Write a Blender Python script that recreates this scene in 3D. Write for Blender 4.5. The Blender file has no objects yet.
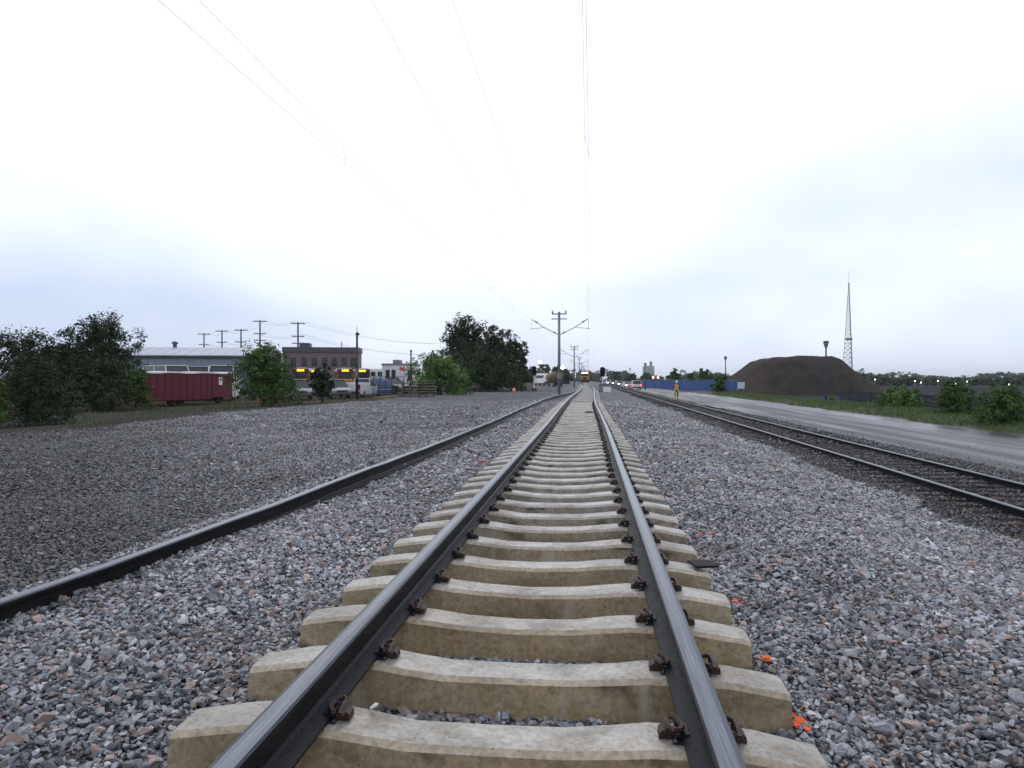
import bpy, bmesh, math, random
import numpy as np
from mathutils import Vector, Matrix

# ------------------------------------------------------------------ camera, sky, sun, exposure
SC = bpy.context.scene
COL = SC.collection
F = 674.0                       # focal length in pixels at 1024 wide
CAMZ = 1.48
HOR = 379.0                     # row of the horizon
TH = math.atan(77.0 / F)        # camera turned to the left of the track direction
ST, CT = math.sin(TH), math.cos(TH)
cd = bpy.data.cameras.new('camera')
cam = bpy.data.objects.new('camera', cd)
COL.objects.link(cam)
cam.location = (0, 0, CAMZ)
cam.rotation_euler = (math.radians(90), 0, TH)
cd.sensor_width = 36
cd.lens = 36 * F / 1024
cd.shift_y = -5 / 1024
cd.clip_start = 0.05
cd.clip_end = 6000
SC.camera = cam

SUN_EL, SUN_AZ = math.radians(42), math.radians(-12)     # ahead, slightly left of the track
W = bpy.data.worlds.new('World')
SC.world = W
W.use_nodes = True
nt = W.node_tree
nt.nodes.clear()
def wn(t, **k):
    n = nt.nodes.new(t)
    for a, b in k.items():
        setattr(n, a, b)
    return n
wl = nt.links.new
out = wn('ShaderNodeOutputWorld'); bg = wn('ShaderNodeBackground')
sky = wn('ShaderNodeTexSky', sky_type='NISHITA', sun_disc=False)
sky.sun_elevation = SUN_EL; sky.sun_rotation = SUN_AZ
tc = wn('ShaderNodeTexCoord')
sep = wn('ShaderNodeSeparateXYZ'); wl(tc.outputs['Generated'], sep.inputs[0])
# overcast layer: bluish grey low down, brighter with height
mp = wn('ShaderNodeMapping'); mp.inputs['Scale'].default_value = (1, 1, 2.0); mp.inputs['Location'].default_value = (0, 5.3, 1); wl(tc.outputs['Generated'], mp.inputs[0])
nz = wn('ShaderNodeTexNoise'); nz.inputs['Scale'].default_value = 2.3; nz.inputs['Detail'].default_value = 5; nz.inputs['Roughness'].default_value = .45
wl(mp.outputs[0], nz.inputs['Vector'])
m1 = wn('ShaderNodeMath', operation='MULTIPLY_ADD'); wl(nz.outputs[0], m1.inputs[0]); m1.inputs[1].default_value = .62; m1.inputs[2].default_value = -.275
m2 = wn('ShaderNodeMath', operation='ADD'); wl(sep.outputs['Z'], m2.inputs[0]); wl(m1.outputs[0], m2.inputs[1])
rp = wn('ShaderNodeValToRGB'); wl(m2.outputs[0], rp.inputs[0])
el = rp.color_ramp.elements
el[0].position = 0.0; el[0].color = (.64, .74, 1.0, 1)
el[1].position = .30; el[1].color = (1.18, 1.22, 1.34, 1)
e = el.new(.09); e.color = (.80, .89, 1.10, 1)
e = el.new(.17); e.color = (.95, 1.02, 1.18, 1)
sm = wn('ShaderNodeMix', data_type='RGBA', blend_type='MULTIPLY'); sm.inputs[0].default_value = 1
wl(sky.outputs[0], sm.inputs[6]); sm.inputs[7].default_value = (.1, .1, .1, 1)
mx = wn('ShaderNodeMix', data_type='RGBA'); mx.inputs[0].default_value = .85
wl(sm.outputs[2], mx.inputs[6]); wl(rp.outputs[0], mx.inputs[7])
wl(mx.outputs[2], bg.inputs[0]); bg.inputs[1].default_value = 1.0
wl(bg.outputs[0], out.inputs[0])

sl = bpy.data.lights.new('sun', 'SUN'); sl.energy = 0.6; sl.angle = math.radians(30); sl.color = (1, .96, .9)
sun = bpy.data.objects.new('sun', sl); COL.objects.link(sun)
sd = Vector((math.sin(SUN_AZ) * math.cos(SUN_EL), math.cos(SUN_AZ) * math.cos(SUN_EL), math.sin(SUN_EL)))
sun.rotation_euler = (-sd).to_track_quat('-Z', 'Y').to_euler()

SC.view_settings.view_transform = 'Standard'
SC.view_settings.look = 'None'
SC.view_settings.exposure = 0.0
SC.view_settings.gamma = 1
SC.view_settings.use_curve_mapping = False
SC.render.engine = 'CYCLES'
SC.cycles.use_denoising = True
SC.cycles.max_bounces = 6
SC.cycles.volume_bounces = 0

# ------------------------------------------------------------------ helpers
def PD(px, D, z=0.0):
    """world point seen in column px at camera depth D"""
    l = (px - 512) * D / F
    return Vector((l * CT - D * ST, l * ST + D * CT, z))
def PG(px, py, z=0.0):
    return PD(px, F * (CAMZ - z) / (py - HOR), z)
def ZA(py, D):
    return CAMZ + (HOR - py) * D / F

MATS = {}
def mat(name, col, rough=.7, metal=0.0, col2=None, scale=4.0, detail=5, bump=0.0, bscale=None, emit=0.0, spec=.5, var=0.0, coords='Object', stretch=None, thr=(.35, .65)):
    if name in MATS:
        return MATS[name]
    m = bpy.data.materials.new(name); m.use_nodes = True
    n = m.node_tree; b = n.nodes['Principled BSDF']; L = n.links.new
    b.inputs['Roughness'].default_value = rough; b.inputs['Metallic'].default_value = metal
    b.inputs['Specular IOR Level'].default_value = spec
    c4 = (*col, 1)
    b.inputs['Base Color'].default_value = c4
    src = None
    if col2 is not None or bump or var:
        t = n.nodes.new('ShaderNodeTexCoord')
        vec = t.outputs[coords]
        if coords == 'Object':
            oi = n.nodes.new('ShaderNodeObjectInfo')
            k = n.nodes.new('ShaderNodeVectorMath'); k.operation = 'SCALE'
            k.inputs[0].default_value = (17.3, 31.7, 11.9); L(oi.outputs['Random'], k.inputs['Scale'])
            a = n.nodes.new('ShaderNodeVectorMath'); a.operation = 'ADD'; L(vec, a.inputs[0]); L(k.outputs[0], a.inputs[1]); vec = a.outputs[0]
        if stretch:
            mpn = n.nodes.new('ShaderNodeMapping'); mpn.inputs['Scale'].default_value = stretch; L(vec, mpn.inputs[0]); vec = mpn.outputs[0]
    if col2 is not None:
        no = n.nodes.new('ShaderNodeTexNoise'); no.inputs['Scale'].default_value = scale; no.inputs['Detail'].default_value = detail; no.inputs['Roughness'].default_value = .62
        L(vec, no.inputs['Vector'])
        r = n.nodes.new('ShaderNodeValToRGB'); L(no.outputs[0], r.inputs[0])
        r.color_ramp.elements[0].position = thr[0]; r.color_ramp.elements[0].color = c4
        r.color_ramp.elements[1].position = thr[1]; r.color_ramp.elements[1].color = (*col2, 1)
        src = r.outputs[0]
        L(src, b.inputs['Base Color'])
        rr = n.nodes.new('ShaderNodeMapRange'); L(no.outputs[0], rr.inputs[0]); rr.inputs[1].default_value = .3; rr.inputs[2].default_value = .7
        rr.inputs[3].default_value = max(.05, rough - .1); rr.inputs[4].default_value = min(1, rough + .1)
        L(rr.outputs[0], b.inputs['Roughness'])
    if bump:
        no2 = n.nodes.new('ShaderNodeTexNoise'); no2.inputs['Scale'].default_value = bscale or scale * 4; no2.inputs['Detail'].default_value = 6
        L(vec, no2.inputs['Vector'])
        bp = n.nodes.new('ShaderNodeBump'); bp.inputs['Strength'].default_value = bump; bp.inputs['Distance'].default_value = .02
        L(no2.outputs[0], bp.inputs['Height']); L(bp.outputs[0], b.inputs['Normal'])
    if emit:
        b.inputs['Emission Color'].default_value = c4; b.inputs['Emission Strength'].default_value = emit
    MATS[name] = m
    return m

class MB:
    def __init__(s):
        s.v = []; s.f = []; s.m = []
    def add(s, vs, fs, mi=0, M=None):
        o = len(s.v)
        if M is not None:
            vs = [tuple(M @ Vector(v)) for v in vs]
        s.v.extend([tuple(v) for v in vs]); s.f.extend([tuple(i + o for i in f) for f in fs]); s.m.extend([mi] * len(fs))
        return s
    def box(s, x0, x1, y0, y1, z0, z1, mi=0, M=None, tx=0.0, ty=0.0):
        vs = [(x0, y0, z0), (x1, y0, z0), (x1, y1, z0), (x0, y1, z0), (x0 + tx, y0 + ty, z1), (x1 - tx, y0 + ty, z1), (x1 - tx, y1 - ty, z1), (x0 + tx, y1 - ty, z1)]
        return s.add(vs, [(3, 2, 1, 0), (4, 5, 6, 7), (0, 1, 5, 4), (1, 2, 6, 5), (2, 3, 7, 6), (3, 0, 4, 7)], mi, M)
    def tube(s, pts, r, n=8, mi=0, M=None, caps=True):
        pts = [Vector(p) for p in pts]
        if not hasattr(r, '__len__'):
            r = [r] * len(pts)
        vs = []; fs = []
        up = None
        for i, p in enumerate(pts):
            d = (pts[min(i + 1, len(pts) - 1)] - pts[max(i - 1, 0)]).normalized()
            if up is None:
                up = Vector((0, 0, 1)) if abs(d.z) < .9 else Vector((1, 0, 0))
            a = d.cross(up).normalized(); b2 = a.cross(d).normalized(); up = b2
            for k in range(n):
                t = 2 * math.pi * k / n
                vs.append(p + a * (math.cos(t) * r[i]) + b2 * (math.sin(t) * r[i]))
        for i in range(len(pts) - 1):
            for k in range(n):
                k2 = (k + 1) % n
                fs.append((i * n + k, i * n + k2, (i + 1) * n + k2, (i + 1) * n + k))
        if caps:
            fs.append(tuple(range(n - 1, -1, -1))); e = (len(pts) - 1) * n; fs.append(tuple(range(e, e + n)))
        return s.add(vs, fs, mi, M)
    def prism(s, prof, x0, x1, axis='x', mi=0, M=None, inset=None):
        """profile of (a, b) extruded along an axis; axis x: (y,z) profile"""
        n = len(prof)
        def pt(a, b, t):
            return (t, a, b) if axis == 'x' else ((a, t, b) if axis == 'y' else (a, b, t))
        vs = [pt(a, b, x0) for a, b in prof] + [pt(a, b, x1) for a, b in prof]
        fs = [(i, (i + 1) % n, n + (i + 1) % n, n + i) for i in range(n)]
        fs += [tuple(range(n - 1, -1, -1)), tuple(range(n, 2 * n))]
        return s.add(vs, fs, mi, M)
    def lathe(s, prof, c=(0, 0, 0), n=12, mi=0, M=None):
        vs = []; fs = []
        for r, z in prof:
            for k in range(n):
                t = 2 * math.pi * k / n
                vs.append((c[0] + r * math.cos(t), c[1] + r * math.sin(t), c[2] + z))
        for i in range(len(prof) - 1):
            for k in range(n):
                k2 = (k + 1) % n
                fs.append((i * n + k, i * n + k2, (i + 1) * n + k2, (i + 1) * n + k))
        fs.append(tuple(range(n - 1, -1, -1))); e = (len(prof) - 1) * n; fs.append(tuple(range(e, e + n)))
        return s.add(vs, fs, mi, M)
    def mesh(s, name, mats, smooth=False, fix=True):
        me = bpy.data.meshes.new(name)
        me.from_pydata(s.v, [], s.f)
        if not isinstance(mats, (list, tuple)):
            mats = [mats]
        for m in mats:
            me.materials.append(m)
        if len(mats) > 1:
            me.polygons.foreach_set('material_index', s.m)
        if fix:
            b = bmesh.new(); b.from_mesh(me); bmesh.ops.recalc_face_normals(b, faces=b.faces); b.to_mesh(me); b.free()
        if smooth:
            me.polygons.foreach_set('use_smooth', [True] * len(me.polygons))
        me.update()
        return me
    def build(s, name, mats, parent=None, smooth=False, loc=None, rz=0, bevel=0, fix=True):
        return link(name, s.mesh(name, mats, smooth, fix), parent, loc, rz, bevel)

def link(name, me, parent=None, loc=None, rz=0, bevel=0):
    o = bpy.data.objects.new(name, me); COL.objects.link(o)
    if parent is not None:
        o.parent = parent
    if loc is not None:
        o.location = loc
    if rz:
        o.rotation_euler = (0, 0, rz)
    if bevel:
        md = o.modifiers.new('bevel', 'BEVEL'); md.width = bevel; md.segments = 2; md.limit_method = 'ANGLE'; md.angle_limit = math.radians(35)
    return o
def tag(o, label=None, cat=None, group=None, kind=None):
    if label: o['label'] = label
    if cat: o['category'] = cat
    if group: o['group'] = group
    if kind: o['kind'] = kind
    return o
def thing(name, label, cat, loc=(0, 0, 0), rz=0, group=None):
    o = bpy.data.objects.new(name, None); COL.objects.link(o)
    o.location = loc; o.rotation_euler = (0, 0, rz); o.empty_display_size = .2
    return tag(o, label, cat, group)
def copy_tree(o, parent=None):
    c = o.copy(); COL.objects.link(c); c.parent = parent
    for ch in list(o.children):
        copy_tree(ch, c)
    return c
R = random.Random(7)
NR = np.random.default_rng(11)

def vnoise(x, y, s=1.0, seed=0):
    """smooth value noise on numpy arrays, -1..1"""
    x = np.asarray(x, float) * s; y = np.asarray(y, float) * s
    xi = np.floor(x).astype(np.int64); yi = np.floor(y).astype(np.int64)
    fx = x - xi; fy = y - yi
    fx = fx * fx * (3 - 2 * fx); fy = fy * fy * (3 - 2 * fy)
    def h(a, b):
        k = (a * 374761393 + b * 668265263 + seed * 974711) & 0xffffffff
        k = ((k ^ (k >> 13)) * 1274126177) & 0xffffffff
        return ((k ^ (k >> 16)) & 0xffff) / 32767.5 - 1
    return (h(xi, yi) * (1 - fx) + h(xi + 1, yi) * fx) * (1 - fy) + (h(xi, yi + 1) * (1 - fx) + h(xi + 1, yi + 1) * fx) * fy
def sstep(a, b, x):
    t = np.clip((np.asarray(x, float) - a) / (b - a), 0, 1)
    return t * t * (3 - 2 * t)

# ------------------------------------------------------------------ terrain
XC = -0.384                     # centre of the main track
XR = -0.332                     # midway between its rails
GA = .758
SP = 0.613                      # sleeper spacing
Y0 = 2.59                       # first sleeper in view
RT0, RT1 = 6.25, 7.755          # rails of the right hand track
RTZ = -0.40                     # their running surface
def hz(x, y):
    x = np.asarray(x, float); y = np.asarray(y, float)
    h = -0.52 * sstep(1.7, 5.4, x)
    h = h - 0.06 * sstep(-4, -9, x)
    h = h - .28 * sstep(-16.5, -21, x) * (1 - sstep(70, 86, y))
    h = h + .02 * vnoise(x, y, .35, 1) + .012 * vnoise(x, y, 1.3, 2)
    mid = sstep(2.3, 1.4, np.abs(x - XC))           # the bed is level under the sleepers
    h = h * (1 - mid) - .062 * mid
    return h

def sheet(name, xs, ys, zf, material, kind='structure', keep=None):
    X, Y = np.meshgrid(xs, ys); Z = zf(X, Y)
    nx, ny = len(xs), len(ys)
    v = np.stack([X.ravel(), Y.ravel(), Z.ravel()], 1)
    i = np.arange(nx * ny).reshape(ny, nx)
    f = np.stack([i[:-1, :-1].ravel(), i[:-1, 1:].ravel(), i[1:, 1:].ravel(), i[1:, :-1].ravel()], 1)
    if keep is not None:
        c = v[f].mean(1); f = f[keep(c[:, 0], c[:, 1])]
    me = bpy.data.meshes.new(name); me.from_pydata(v.tolist(), [], f.tolist()); me.materials.append(material)
    me.polygons.foreach_set('use_smooth', [True] * len(me.polygons)); me.update()
    return tag(link(name, me), kind=kind)

def grade(a, b, s0, g=1.06, smax=60):
    r = [a]; s = s0
    while r[-1] < b:
        r.append(r[-1] + s); s = min(s * g, smax)
    return np.array(r)

# ground material: packed brown dirt, thin grass farther away
def ground_mat():
    m = bpy.data.materials.new('dirt_ground'); m.use_nodes = True
    n = m.node_tree; b = n.nodes['Principled BSDF']; L = n.links.new
    g = n.nodes.new('ShaderNodeNewGeometry')
    a = n.nodes.new('ShaderNodeTexNoise'); a.inputs['Scale'].default_value = .12; a.inputs['Detail'].default_value = 8; L(g.outputs['Position'], a.inputs['Vector'])
    r = n.nodes.new('ShaderNodeValToRGB'); L(a.outputs[0], r.inputs[0])
    r.color_ramp.elements[0].position = .38; r.color_ramp.elements[0].color = (.040, .031, .026, 1)
    r.color_ramp.elements[1].position = .62; r.color_ramp.elements[1].color = (.085, .066, .053, 1)
    a2 = n.nodes.new('ShaderNodeTexNoise'); a2.inputs['Scale'].default_value = .03; a2.inputs['Detail'].default_value = 6; L(g.outputs['Position'], a2.inputs['Vector'])
    r2 = n.nodes.new('ShaderNodeValToRGB'); L(a2.outputs[0], r2.inputs[0])
    r2.color_ramp.elements[0].position = .42; r2.color_ramp.elements[1].position = .58
    x = n.nodes.new('ShaderNodeMix'); x.data_type = 'RGBA'; L(r2.outputs[0], x.inputs[0]); L(r.outputs[0], x.inputs[6]); x.inputs[7].default_value = (.05, .05, .052, 1)
    L(x.outputs[2], b.inputs['Base Color']); b.inputs['Roughness'].default_value = 1; b.inputs['Specular IOR Level'].default_value = 0
    a3 = n.nodes.new('ShaderNodeTexNoise'); a3.inputs['Scale'].default_value = 6; a3.inputs['Detail'].default_value = 8; L(g.outputs['Position'], a3.inputs['Vector'])
    bp = n.nodes.new('ShaderNodeBump'); bp.inputs['Strength'].default_value = .7; bp.inputs['Distance'].default_value = .08; L(a3.outputs[0], bp.inputs['Height']); L(bp.outputs[0], b.inputs['Normal'])
    return m
def gravel_mat(name, dark, scale=22, yard=False):
    """small crushed stone for what lies between and beyond the single stones"""
    m = bpy.data.materials.new(name); m.use_nodes = True
    n = m.node_tree; b = n.nodes['Principled BSDF']; L = n.links.new
    g = n.nodes.new('ShaderNodeNewGeometry')
    v = n.nodes.new('ShaderNodeTexVoronoi'); v.inputs['Scale'].default_value = scale; L(g.outputs['Position'], v.inputs['Vector'])
    s = n.nodes.new('ShaderNodeSeparateColor'); L(v.outputs['Color'], s.inputs[0])
    r = n.nodes.new('ShaderNodeValToRGB'); L(s.outputs[0], r.inputs[0]); stone_ramp(r, dark)
    no = n.nodes.new('ShaderNodeTexNoise'); no.inputs['Scale'].default_value = .5; no.inputs['Detail'].default_value = 5; L(g.outputs['Position'], no.inputs['Vector'])
    rr = n.nodes.new('ShaderNodeMapRange'); L(no.outputs[0], rr.inputs[0]); rr.inputs[1].default_value = .3; rr.inputs[2].default_value = .7; rr.inputs[3].default_value = .62; rr.inputs[4].default_value = 1.15
    mu = n.nodes.new('ShaderNodeMix'); mu.data_type = 'RGBA'; mu.blend_type = 'MULTIPLY'; mu.inputs[0].default_value = 1
    L(r.outputs[0], mu.inputs[6]); L(rr.outputs[0], mu.inputs[7])
    L(mu.outputs[2], b.inputs['Base Color']); b.inputs['Roughness'].default_value = .9; b.inputs['Specular IOR Level'].default_value = .05
    if yard:  # vignette shading painted into the gravel colour, darkest at the near left
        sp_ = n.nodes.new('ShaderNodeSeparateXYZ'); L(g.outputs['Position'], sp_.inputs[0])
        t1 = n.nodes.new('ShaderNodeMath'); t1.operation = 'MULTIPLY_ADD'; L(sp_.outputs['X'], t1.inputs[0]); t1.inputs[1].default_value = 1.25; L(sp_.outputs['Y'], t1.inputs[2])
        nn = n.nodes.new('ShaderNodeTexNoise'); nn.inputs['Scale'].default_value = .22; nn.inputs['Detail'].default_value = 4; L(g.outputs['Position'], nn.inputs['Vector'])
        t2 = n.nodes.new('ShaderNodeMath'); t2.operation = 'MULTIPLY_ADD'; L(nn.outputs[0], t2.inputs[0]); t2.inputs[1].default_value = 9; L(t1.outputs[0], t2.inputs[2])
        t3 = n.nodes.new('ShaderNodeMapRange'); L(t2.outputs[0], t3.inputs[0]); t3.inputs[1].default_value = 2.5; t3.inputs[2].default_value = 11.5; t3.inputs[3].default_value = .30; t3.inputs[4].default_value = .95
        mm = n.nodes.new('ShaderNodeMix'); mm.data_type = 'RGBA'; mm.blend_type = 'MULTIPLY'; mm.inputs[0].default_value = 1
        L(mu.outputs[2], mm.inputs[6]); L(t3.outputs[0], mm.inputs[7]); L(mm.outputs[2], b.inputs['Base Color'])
    bp = n.nodes.new('ShaderNodeBump'); bp.inputs['Strength'].default_value = 1; bp.inputs['Distance'].default_value = .05; bp.invert = True
    L(v.outputs['Distance'], bp.inputs['Height']); L(bp.outputs[0], b.inputs['Normal'])
    return m
def stone_ramp(r, k=1.0):
    cs = [(.00, (.050, .054, .064)), (.12, (.15, .16, .185)), (.26, (.25, .265, .30)), (.40, (.10, .095, .095)), (.48, (.31, .32, .345)), (.60, (.19, .205, .235)),
          (.71, (.31, .225, .205)), (.79, (.085, .09, .11)), (.87, (.44, .44, .46)), (.93, (.21, .15, .125)), (.965, (.27, .28, .31))]
    c = r.color_ramp; c.interpolation = 'CONSTANT'
    while len(c.elements) > 1:
        c.elements.remove(c.elements[-1])
    c.elements[0].position = 0; c.elements[0].color = (*[a * k for a in cs[0][1]], 1)
    for p, col in cs[1:]:
        e = c.elements.new(p); e.color = (*[a * k for a in col], 1)
def stone_mat(name, k, rough=.5, yard=False):
    m = bpy.data.materials.new(name); m.use_nodes = True
    n = m.node_tree; b = n.nodes['Principled BSDF']; L = n.links.new
    oi = n.nodes.new('ShaderNodeObjectInfo')
    r = n.nodes.new('ShaderNodeValToRGB'); L(oi.outputs['Random'], r.inputs[0]); stone_ramp(r, k)
    g = n.nodes.new('ShaderNodeNewGeometry')
    no = n.nodes.new('ShaderNodeTexNoise'); no.inputs['Scale'].default_value = 60; no.inputs['Detail'].default_value = 3; L(g.outputs['Position'], no.inputs['Vector'])
    n2 = n.nodes.new('ShaderNodeTexNoise'); n2.inputs['Scale'].default_value = .5; n2.inputs['Detail'].default_value = 5; L(g.outputs['Position'], n2.inputs['Vector'])
    a = n.nodes.new('ShaderNodeMapRange'); L(no.outputs[0], a.inputs[0]); a.inputs[1].default_value = .3; a.inputs[2].default_value = .7; a.inputs[3].default_value = .72; a.inputs[4].default_value = 1.25
    a2 = n.nodes.new('ShaderNodeMapRange'); L(n2.outputs[0], a2.inputs[0]); a2.inputs[1].default_value = .3; a2.inputs[2].default_value = .7; a2.inputs[3].default_value = .66; a2.inputs[4].default_value = 1.15
    q = n.nodes.new('ShaderNodeMath'); q.operation = 'MULTIPLY'; L(a.outputs[0], q.inputs[0]); L(a2.outputs[0], q.inputs[1])
    mu = n.nodes.new('ShaderNodeMix'); mu.data_type = 'RGBA'; mu.blend_type = 'MULTIPLY'; mu.inputs[0].default_value = 1
    du = n.nodes.new('ShaderNodeTexNoise'); du.inputs['Scale'].default_value = .9; du.inputs['Detail'].default_value = 6; L(g.outputs['Position'], du.inputs['Vector'])
    dr = n.nodes.new('ShaderNodeMapRange'); L(du.outputs[0], dr.inputs[0]); dr.inputs[1].default_value = .48; dr.inputs[2].default_value = .72; dr.inputs[3].default_value = 0; dr.inputs[4].default_value = .55
    dm = n.nodes.new('ShaderNodeMix'); dm.data_type = 'RGBA'; L(dr.outputs[0], dm.inputs[0]); L(r.outputs[0], dm.inputs[6]); dm.inputs[7].default_value = (.12 * k, .098 * k, .085 * k, 1)
    L(dm.outputs[2], mu.inputs[6]); L(q.outputs[0], mu.inputs[7]); L(mu.outputs[2], b.inputs['Base Color'])
    if yard:  # same painted vignette on the single stones, darker to the near left
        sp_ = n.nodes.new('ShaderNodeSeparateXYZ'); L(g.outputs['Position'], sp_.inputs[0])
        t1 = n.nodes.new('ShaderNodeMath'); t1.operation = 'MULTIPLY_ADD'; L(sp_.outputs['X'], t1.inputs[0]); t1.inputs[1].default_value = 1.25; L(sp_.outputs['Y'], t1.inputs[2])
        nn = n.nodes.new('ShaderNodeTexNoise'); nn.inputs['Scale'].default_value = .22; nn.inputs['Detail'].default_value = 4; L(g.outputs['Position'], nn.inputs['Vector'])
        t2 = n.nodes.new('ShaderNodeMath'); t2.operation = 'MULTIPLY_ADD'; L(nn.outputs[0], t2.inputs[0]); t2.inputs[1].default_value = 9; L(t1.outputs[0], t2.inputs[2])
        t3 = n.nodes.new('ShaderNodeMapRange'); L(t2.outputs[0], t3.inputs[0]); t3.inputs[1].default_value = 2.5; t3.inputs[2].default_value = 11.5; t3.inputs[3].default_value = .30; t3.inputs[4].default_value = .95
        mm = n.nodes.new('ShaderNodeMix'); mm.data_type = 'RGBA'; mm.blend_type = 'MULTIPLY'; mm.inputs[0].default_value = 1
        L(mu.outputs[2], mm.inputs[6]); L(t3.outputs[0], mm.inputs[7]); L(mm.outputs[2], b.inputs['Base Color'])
    b.inputs['Roughness'].default_value = rough
    return m

def hfar(x, y):
    return hz(x, y)
xs = np.unique(np.concatenate([-grade(18, 2600, 4, 1.15, 200)[::-1], np.arange(-18, 26, .5), grade(26, 2600, 3, 1.15, 200)]))
ys = np.concatenate([np.arange(-30, 0, 3.), np.arange(0, 60, .75), grade(60, 3800, 2, 1.1, 200)])
ground = sheet('ground', xs, ys, lambda X, Y: hz(X, Y) - .03 - .16 * sstep(7.5, 8.6, X), ground_mat())

def left_edge(y):
    return -15.6 + .9 * vnoise(0 * y, y, .13, 5) + .35 * vnoise(0 * y, y, .7, 6)
DIV = -3.9
gx = np.arange(DIV, 5.6, .2); gy = np.concatenate([np.arange(-2, 30, .2), grade(30, 420, .5, 1.05, 12)])
ballast_bed = sheet('ballast_bed', gx, gy, lambda X, Y: hz(X, Y) + .008 * vnoise(X, Y, 4, 8), gravel_mat('ballast_far', .9, 20), keep=lambda x, y: x < 5.2 + .35 * vnoise(x, y, .5, 9))
gx = np.arange(-18, DIV + .1, .3)
gx[-1] = DIV
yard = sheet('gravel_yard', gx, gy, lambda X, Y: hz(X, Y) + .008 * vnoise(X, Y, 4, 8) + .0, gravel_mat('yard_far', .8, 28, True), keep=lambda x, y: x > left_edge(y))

# ------------------------------------------------------------------ stones (gravel nobody could count)
def rock_collection(name, material, n=9):
    c = bpy.data.collections.new(name)
    for i in range(n):
        b = bmesh.new(); rr = random.Random(100 + i)
        ax = (1, rr.uniform(.62, .95), rr.uniform(.42, .75))
        for k in range(11):
            d = Vector((rr.gauss(0, 1), rr.gauss(0, 1), rr.gauss(0, 1))).normalized() * rr.uniform(.85, 1.1)
            b.verts.new((d.x * ax[0] * .5, d.y * ax[1] * .5, d.z * ax[2] * .5))
        res = bmesh.ops.convex_hull(b, input=b.verts)
        bad = [g for g in res['geom_interior'] if isinstance(g, bmesh.types.BMVert)]
        if bad: bmesh.ops.delete(b, geom=bad, context='VERTS')
        me = bpy.data.meshes.new('stone'); b.to_mesh(me); b.free(); me.materials.append(material)
        c.objects.link(bpy.data.objects.new('stone', me))
    return c
def scatter(name, label, cat, pts, scl, coll):
    n = len(pts)
    me = bpy.data.meshes.new(name); me.vertices.add(n)
    me.vertices.foreach_set('co', np.asarray(pts, np.float32).ravel())
    rot = np.stack([NR.normal(0, .45, n), NR.normal(0, .45, n), NR.uniform(0, 6.283, n)], 1).astype(np.float32)
    a = me.attributes.new('rot', 'FLOAT_VECTOR', 'POINT'); a.data.foreach_set('vector', rot.ravel())
    a = me.attributes.new('scl', 'FLOAT', 'POINT'); a.data.foreach_set('value', np.asarray(scl, np.float32))
    me.update()
    o = link(name, me)
    ng = bpy.data.node_groups.new(name, 'GeometryNodeTree')
    ng.interface.new_socket('Geometry', in_out='INPUT', socket_type='NodeSocketGeometry')
    ng.interface.new_socket('Geometry', in_out='OUTPUT', socket_type='NodeSocketGeometry')
    gi = ng.nodes.new('NodeGroupInput'); go = ng.nodes.new('NodeGroupOutput')
    ip = ng.nodes.new('GeometryNodeInstanceOnPoints'); ci = ng.nodes.new('GeometryNodeCollectionInfo')
    ci.inputs['Collection'].default_value = coll; ci.inputs['Separate Children'].default_value = True; ci.inputs['Reset Children'].default_value = True
    ar = ng.nodes.new('GeometryNodeInputNamedAttribute'); ar.data_type = 'FLOAT_VECTOR'; ar.inputs['Name'].default_value = 'rot'
    asx = ng.nodes.new('GeometryNodeInputNamedAttribute'); asx.data_type = 'FLOAT'; asx.inputs['Name'].default_value = 'scl'
    er = ng.nodes.new('FunctionNodeEulerToRotation')
    l = ng.links.new
    l(gi.outputs[0], ip.inputs['Points']); l(ci.outputs[0], ip.inputs['Instance']); ip.inputs['Pick Instance'].default_value = True
    l(ar.outputs[0], er.inputs[0]); l(er.outputs[0], ip.inputs['Rotation']); l(asx.outputs[0], ip.inputs['Scale']); l(ip.outputs[0], go.inputs[0])
    md = o.modifiers.new('stones', 'NODES'); md.node_group = ng
    return tag(o, label, cat, kind='stuff')
def field(d0, d1, dens, xmin, xmax, size, margin=1.2):
    """random points in the strip of ground the view covers, with some margin"""
    cells = []
    hw = 512 / F
    step = dens ** -.5
    ymax = d1 + 3
    xx = np.arange(xmin, xmax, step); yy = np.arange(-.2, ymax * 1.05, step)
    X, Y = np.meshgrid(xx, yy); X = X.ravel(); Y = Y.ravel()
    X = X + NR.uniform(-.55, .55, len(X)) * step; Y = Y + NR.uniform(-.55, .55, len(Y)) * step
    D = -X * ST + Y * CT; Lt = X * CT + Y * ST
    ok = (D >= d0) & (D < d1) & (np.abs(Lt) < D * hw + margin)
    X, Y = X[ok], Y[ok]
    s = size * np.exp(NR.normal(0, .36, len(X)))
    return X, Y, s
def in_sleeper(X, Y, pad=.0):
    ph = np.abs((Y - Y0 + SP / 2) % SP - SP / 2)
    return (np.abs(X - XC) < 1.25 + pad) & (ph < .15 + pad)
rings = [(1.0, 9, 1850, .0375), (9, 20, 640, .050), (20, 46, 150, .068)]
bp, bs, yp, ys_ = [], [], [], []
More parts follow.
